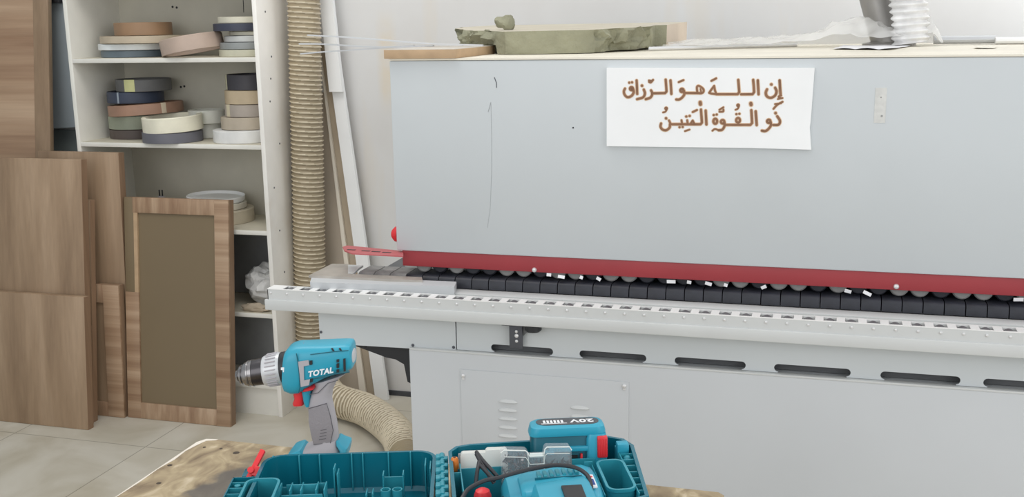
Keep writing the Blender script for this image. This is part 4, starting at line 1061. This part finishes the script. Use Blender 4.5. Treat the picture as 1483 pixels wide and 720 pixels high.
# rounded pocket, ladder and posts in the lid
def pocket(mt, x0, x1, y0, y1, z0, z1, parent, r=0.014):
    return tray(mt, rrect(x0, x1, y0, y1, r), z0, z1, 0.0022, 0.0).build('pocket', M['caseedge'], parent)
pocket(ML, -0.288, -0.240, -0.19, -0.088, 0.010, 0.0745, lid)
def ladder(mt, x0, x1, ys, z1, parent, slant=0.0):
    for i, y in enumerate(ys): MB().box(min(x0, x1) , max(x0, x1), y - 0.001, y + 0.001, z1 - 0.035, z1, mt).build('handle_rung', M['caseedge'], parent)
m = MB(); m.box(-0.312, -0.310, -0.20, -0.078, 0.025, 0.073, ML); m.box(-0.312, -0.279, -0.080, -0.078, 0.025, 0.073, ML); m.box(-0.311, -0.280, -0.2, -0.079, 0.025, 0.03, ML)
m.build('handle_shell', M['case'], lid)
ladder(ML, -0.311, -0.287, (-0.092, -0.112, -0.132, -0.152, -0.172), 0.071, lid)
bs = MB()
pc = (ML @ Vector((-0.301, -0.10, 0.066)))
bs.lathe([(0.002, 0), (0.0045, 0), (0.0045, 0.004), (0.002, 0.0045)], 14, Matrix.Translation(pc)); bs.build('screw_boss', M['caseedge'], lid)
# inner walls and posts at the front of the lid
def lp(px, py, z): q = ML.inverted() @ onZ(px, py, TZ + z); return q.x, q.y
for (xa, xb, y, zt) in ((-0.240, -0.224, -0.085, .058), (-0.232, -0.186, -0.090, .064), (-0.186, -0.174, -0.083, .062)):
    rib(ML, xa, xb, y - 0.001, y + 0.001, 0.012, zt, lid, 'divider')
for xa in (-0.240, -0.224, -0.208, -0.186, -0.174): rib(ML, xa - 0.001, xa + 0.001, -0.112, -0.082, 0.012, 0.064, lid, 'divider')
rib(ML, -0.236, -0.176, -0.114, -0.112, 0.012, 0.058, lid, 'divider')
xx, yy = lp(490, 668, .072); rib(ML, xx - 0.004, xx - 0.002, -0.062, -0.040, 0.012, 0.074, lid, 'post'); rib(ML, xx + 0.001, xx + 0.003, -0.062, -0.040, 0.012, 0.066, lid, 'post')
xx, yy = lp(540, 697, .05)
for dx in (-0.005, 0.004): rib(ML, xx + dx, xx + dx + 0.0015, -0.12, -0.098, 0.012, 0.058, lid, 'post')
rib(ML, xx - 0.005, xx + 0.005, -0.1, -0.0985, 0.012, 0.052, lid, 'post')
xa, _ = lp(555, 682, .07); xb, _ = lp(585, 682, .07)
m = MB(); m.box(xa, xb, -0.066, -0.064, 0.012, 0.060, ML); m.box(xa, xa + 0.0015, -0.082, -0.064, 0.012, 0.070, ML); m.box(xb - 0.0015, xb, -0.082, -0.064, 0.012, 0.070, ML)
m.build('bit_holder', M['caseedge'], lid)
m = MB()
for x in (-0.085, -0.068): m.lathe([(0.0075, 0.012), (0.0075, 0.058), (0.006, 0.058), (0.006, 0.012)], 18, ML @ Matrix.Translation((x, -0.105, 0)), closed=True)
m.build('round_sockets', M['caseedge'], lid)
# red latch at the lid's back left corner
m = MB(); mt = ML @ Matrix.Translation((-0.292, -0.034, 0.062)) @ Matrix.Rotation(R(-38), 4, 'X') @ Matrix.Rotation(R(24), 4, 'Y')
m.box(-0.005, 0.003, -0.004, 0.004, -0.022, 0.036, mt, bev=0.0015); m.box(0.0, 0.015, -0.006, 0.008, -0.006, 0.010, mt, bev=0.002); m.cyl(mt @ Vector((-.002, -.009, 0)), mt @ Vector((-.002, .011, 0)), 0.005, seg=12)
m.build('red_latch', M['redplastic'], case)
rib(ML, -0.308, -0.279, -0.04, -0.012, 0.02, 0.058, lid, 'latch_mount', M['case'])
# hinge knuckles
for i in range(9):
    y = -0.022 - 0.026 * i
    q = MB(); am = Matrix.Translation((HO.x, HO.y, TZ)) @ Matrix.Rotation(R(20), 4, 'Z')
    q.cyl(am @ Vector((-0.0045, y, 0.074)), am @ Vector((-0.0045, y - 0.016, 0.074)), 0.0048, seg=16)
    q.box(-0.014, -0.004, y - 0.015, y - 0.001, 0.060, 0.0775, am, bev=0.0012); q.box(-0.006, 0.005, y - 0.021, y - 0.009, 0.060, 0.0768, am, bev=0.0012)
    q.build('hinge_knuckle', M['caseedge'], case)
# base fittings
pocket(MBs, 0.222, 0.262, -0.20, -0.095, 0.012, 0.083, bas)
for i, y in enumerate((-0.07, -0.092, -0.114, -0.136, -0.158, -0.18, -0.2)):
    x1_ = 0.2875 - (abs(y) - 0.045) * 0.088
    MB().box(0.2635, x1_, y - 0.001, y + 0.001, 0.05, 0.080, MBs).build('handle_rung', M['caseedge'], bas)
rib(MBs, 0.2625, 0.2645, -0.21, -0.035, 0.012, 0.080, bas, 'divider')
MB().box(0.262, 0.28, -0.062, -0.045, 0.07, 0.092, MBs, bev=0.002).build('latch_keeper', M['teal'], bas)
p = MBs @ Vector((0.273, -0.081, 0.072)); MB().lathe([(0.006, 0), (0.0055, 0.006), (0.003, 0.009), (0.0005, 0.0095)], 14, Matrix.Translation(p)).build('screw_boss', M['caseedge'], bas)
rib(MBs, 0.012, 0.085, -0.0685, -0.0665, 0.012, 0.070, bas, 'divider'); rib(MBs, 0.19, 0.225, -0.0705, -0.0685, 0.012, 0.076, bas, 'divider')
rib(MBs, 0.019, 0.021, -0.21, -0.0665, 0.012, 0.078, bas, 'divider')
rib(MBs, 0.009, 0.019, -0.10, -0.098, 0.012, 0.078, bas, 'divider')
rib(MBs, 0.205, 0.218, -0.092, -0.09, 0.012, 0.08, bas, 'divider'); rib(MBs, 0.216, 0.2175, -0.2, -0.09, 0.012, 0.076, bas, 'divider')

# ------------------------------------------------ battery in the case
MBt = MBs @ Matrix.Translation((0.188, -0.034, 0.016)) @ Matrix.Rotation(R(-2), 4, 'Z') @ Matrix.Rotation(R(-5), 4, 'X')
bat = thing('drill_battery', 'teal battery pack with red button standing upside down in the case', 'battery', MBs @ Vector((0.188, -0.034, 0.013)))
def rr3(mt, x0, x1, y0, y1, z, r, n=4): return [mt @ Vector((a, b, z)) for a, b in rrect(x0, x1, y0, y1, r, n)]
m = MB(); m.loft([rr3(MBt, -.056, .056, -.023, .022, 0.001, .008), rr3(MBt, -.056, .056, -.023, .022, 0.088, .008), rr3(MBt, -.054, .056, -.022, .021, .0915, .01)])
bb = m.build('shell', M['tealdark'], bat)
m = MB(); m.loft([rr3(MBt, -.059, .059, -.026, .024, .088, .012), rr3(MBt, -.058, .059, -.028, .025, .093, .014), rr3(MBt, -.056, .057, -.027, .024, .101, .014), rr3(MBt, -.050, .053, -.022, .020, .104, .012)])
m.build('cap', M['teal'], bat)
m = MB(); m.loft([rr3(MBt, .028, .0595, -.031, .022, .001, .007), rr3(MBt, .028, .0595, -.031, .022, .082, .007), rr3(MBt, .030, .0585, -.029, .022, .090, .007)]); m.build('side_cheek', M['teal'], bat)
m = MB(); m.box(-.030, .032, -.0285, -.02, .064, .072, MBt, bev=.0015); m.box(-.036, -.022, -.0295, -.02, .060, .067, MBt, bev=.002); m.build('rail', M['teal'], bat)
m = MB(); m.loft([rr3(MBt, -.047, .050, -.019, .017, .1038, .016), rr3(MBt, -.047, .050, -.019, .017, .1046, .016)]); lab = m.build('top_label', M['labeldark'], bat)
mx_ = (MBt.to_3x3() @ Vector((1, 0, 0))); my_ = (MBt.to_3x3() @ Vector((0, 1, 0)))
put_text('label_lettering', '20V', 0.022, M['textwhite'], lab, MBt @ Vector((0.024, -0.001, 0.1049)), -mx_, -my_, bold=0.0006, spacing=1.05)
g = MB()
for i in range(6): g.box(-.036 + i * .0055, -.0325 + i * .0055, -.008, 0.006, .1045, .1049, MBt)
g.box(-.040, .0, -.012, -.010, .1045, .1049, MBt); g.build('label_bars', M['textwhite'], lab)
m = MB(); m.box(.0435, .0595, -.0345, -.02, .054, .088, MBt @ Matrix.Rotation(R(0), 4, 'Z'), bev=.0025); rb_ = m.build('release_button', M['redplastic'], bat)
m = MB()
for i in range(4): m.box(.0452 + i * .0036, .0466 + i * .0036, -.0352, -.034, .058, .084, MBt)
m.build('button_ridges', M['redplastic'], rb_)
m = MB(); m.box(.018, .0215, -.0285, -.02, .028, .060, MBt, bev=.0008); m.build('red_tab', M['redplastic'], bat)
m = MB()
for i in range(4): m.box(.0, .014, -.0255, -.02, .034 + i * .0065, .038 + i * .0065, MBt)
m.build('contact_slots', M['dark'], bat)

# ------------------------------------------------ boxes in the case
WB = MBs @ Matrix.Translation((0.054, -0.050, 0.013)) @ Matrix.Rotation(R(-3), 4, 'Z') @ Matrix.Rotation(R(-10), 4, 'X')
o = thing('accessory_box', 'milky white plastic box standing in the case left of the clear one', 'box', WB @ Vector((0, 0, 0)))
m = MB(); m.loft([[WB @ Vector((x, -.013, z)) for x, z in rrect(-.032, .036, .0, .072, .005)], [WB @ Vector((x, .006, z)) for x, z in rrect(-.032, .036, .0, .072, .005)]]); m.build('body', M['milky'], o, bev=.001)
m = MB(); m.loft([[WB @ Vector((x, -.0145, z)) for x, z in rrect(.006, .040, .03, .076, .005)], [WB @ Vector((x, .007, z)) for x, z in rrect(.006, .040, .03, .076, .005)]]); m.build('lid', M['milky'], o, bev=.001)
CBm = MBs @ Matrix.Translation((0.134, -0.082, 0.024)) @ Matrix.Rotation(R(-2), 4, 'Z') @ Matrix.Rotation(R(-8), 4, 'X')
o = thing('screw_box', 'clear plastic box full of screws standing in the tool case', 'box', CBm @ Vector((0, 0, 0)))
prof = [(-.053, 0), (.053, 0), (.053, .073), (.050, .078), (.016, .079), (.013, .076), (.011, .066), (-.010, .066), (-.013, .072), (-.016, .075), (-.048, .077), (-.053, .073)]
m = MB(); m.loft([[CBm @ Vector((x, -.014, z)) for x, z in prof], [CBm @ Vector((x, .010, z)) for x, z in prof]]); m.build('clear_shell', M['clear'], o, bev=.0012)
m = MB(); rim = [(x, z) for x, z in prof[2:]]
m.tube([CBm @ Vector((x, -.0145, z)) for x, z in rim], .0011, 6); m.tube([CBm @ Vector((x, -.0145, z - .012 if z < .0735 else z - .01)) for x, z in rim[1:-1]], .0006, 5)
m.box(-.010, .010, -.0145, -.0125, .064, .071, CBm, bev=.001)
for x in (-.012, .012): m.box(x - .0006, x + .0006, -.013, .009, .002, .066, CBm)
m.build('box_rim', M['milky'], o)
random.seed(11); m = MB()
for i in range(300):
    x = random.uniform(-.049, .049); z = random.uniform(.020, .064 if x < -.01 else .052); y = random.uniform(-.0115, .007)
    d = Vector((random.uniform(-1, 1), random.uniform(-.5, .5), random.uniform(-1, 1))).normalized(); p = Vector((x, y, z)); q = p + d * .009
    q.x = max(-.051, min(.051, q.x)); q.y = max(-.012, min(.0085, q.y)); q.z = max(.003, q.z)
    p, q = CBm @ p, CBm @ q; m.tube([p, p + (q - p) * .15, p + (q - p) * .2, q], [.0026, .0024, .0012, .0006], 6)
tag(m.build('screws', M['chuckdark'], None), 'heap of small steel screws inside the clear box in the case', 'screws', None, 'stuff')

# ------------------------------------------------ small tools at the hinge end
a = MBs @ Vector((0.0145, -0.070, 0.015)); b = MBs @ Vector((0.0125, -0.062, 0.086))
o = thing('screwdriver', 'small tool with orange handle standing by the case hinge', 'tool', a)
ax = (b - a).normalized()
MB().tube([b - ax * .022, b - ax * .02, b - ax * .003, b], [.003, .0058, .0058, .0045], 14).build('handle', M['orange'], o)
MB().cyl(b, b + ax * .0006, .002, seg=10).build('handle_hole', M['dark'], o)
MB().cyl(a, b - ax * .021, .0026, seg=10).build('shaft', M['bracket'], o)
m = MB(); m.box(-.013, .014, -.001, .001, 0, .062, MBs @ Matrix.Translation((0.022, -0.026, 0.014)) @ Matrix.Rotation(R(10), 4, 'Y'), bev=.0008)
m.build('small_case_plate', M['silver']); tag(bpy.data.objects['small_case_plate'], 'small pale metal plate tucked in the back left corner of the case', 'plate')

# ------------------------------------------------ corded tool
def BL(px, py, z): return MBs.inverted() @ onZ(px, py, TZ + z)
JT = MBs @ Matrix.Translation((-0.002, -0.030, -0.0055))
tool = thing('jigsaw', 'teal corded jigsaw lying in the case beneath the black cable', 'power tool', MBs @ Vector((0.14, -0.16, 0.012)))
def xsec(x, y0, y1, z0, z1, n=3.0, cnt=28):
    out = []
    for k in range(cnt):
        t = 2 * math.pi * k / cnt; c, s_ = math.cos(t), math.sin(t)
        out.append(JT @ Vector((x, (y0 + y1) / 2 + (y1 - y0) / 2 * abs(c) ** (2 / n) * (1 if c >= 0 else -1), (z0 + z1) / 2 + (z1 - z0) / 2 * abs(s_) ** (2 / n) * (1 if s_ >= 0 else -1))))
    return out
m = MB(); m.loft([xsec(.078, -.20, -.10, .03, .082), xsec(.084, -.215, -.088, .014, .093), xsec(.12, -.225, -.082, .013, .099), xsec(.17, -.225, -.078, .013, .104), xsec(.196, -.22, -.078, .013, .104), xsec(.208, -.215, -.082, .014, .100), xsec(.2135, -.205, -.09, .02, .092)])
jb = m.build('motor_housing', M['teal'], tool, angle=50)
m = MB(); m.loft([xsec(.099, -.200, -.136, .08, .104, 4), xsec(.104, -.205, -.131, .08, .108, 4), xsec(.16, -.205, -.122, .08, .112, 4), xsec(.182, -.205, -.120, .08, .110, 4), xsec(.190, -.2, -.124, .08, .104, 4)]); m.build('vent_hump', M['teal'], tool, angle=40)
hump = bpy.data.objects['vent_hump']
m = MB(); m.loft([xsec(.112, -.29, -.185, .07, .106, 5), xsec(.118, -.295, -.180, .07, .115, 5), xsec(.185, -.295, -.170, .07, .119, 5), xsec(.192, -.29, -.172, .07, .115, 5)]); m.build('front_handle', M['teal'], tool, angle=40)
fh = bpy.data.objects['front_handle']
for i in range(7):
    x = .124 + i * .009
    MB().box(x, x + .0055, -.168 + i * .0012, -.148 + i * .0012, .104, .1135 + .0002 * i, JT, bev=.0012).build('vent_rib', M['caseedge'], jb)
MB().box(.120, .186, -.170, -.168, .1, .1125, JT).build('vent_frame', M['tealdark'], jb)
MB().box(.150, .178, -.2955, -.215, .105, .1205, JT, bev=.001).build('dark_opening', M['dark'], fh)
m = MB(); m.box(.1955, .2045, -.19, -.150, .1015, .1045, JT, bev=.0005); rl = m.build('rating_label', M['textwhite'], tool)
m = MB(); m.lathe([(.0028, 0), (.0028, .0005)], 12, JT @ Matrix.Translation((.200, -.158, .1045))); m.build('red_label_mark', M['redplastic'], rl)
m = MB(); m.box(.1975, .2025, -.185, -.166, .1045, .1049, JT); m.build('blue_label_mark', M['textblue'], rl)
MB().loft([xsec(.060, -.165, -.145, .045, .066), xsec(.070, -.172, -.138, .038, .074), xsec(.082, -.176, -.132, .034, .08)]).build('cord_boot', M['blackplastic'], tool)
# cable
cb = []
for px, py, z in ((668, 724, .098), (678, 709, .104), (700, 697, .108), (722, 692, .110), (750, 684, .114), (780, 677, .117), (806, 674, .118), (832, 677, .116), (848, 686, .112), (855, 698, .108), (856, 716, .104), (852, 732, .09)): cb.append(onZ(px, py, TZ + z))
m = MB(); m.tube(spline(cb, 8), .0030, 10)
for pts in (((690, 655, .098), (700, 668, .096), (711, 680, .092), (720, 690, .086)), ((693, 672, .096), (704, 683, .092), (716, 696, .086)), ((690, 658, .098), (697, 671, .094), (709, 690, .088), (716, 700, .08)), ((694, 669, .098), (691, 684, .09), (689, 702, .075))):
    m.tube(spline([onZ(a, b, TZ + z) for a, b, z in pts], 6), .0030, 10)
tag(m.build('power_cable', M['cable']), 'black power cable looping over the jigsaw in the tool case', 'cable')
p = onZ(699, 721, TZ + .066)
m = MB(); m.lathe([(.0115, -.04), (.013, -.01), (.0125, .004), (.010, .011), (.005, .014), (.001, .0145)], 20, Matrix.Translation(p))
tag(m.build('red_knob', M['redplastic']), 'round red plastic knob under the cable loop in the tool case', 'knob')
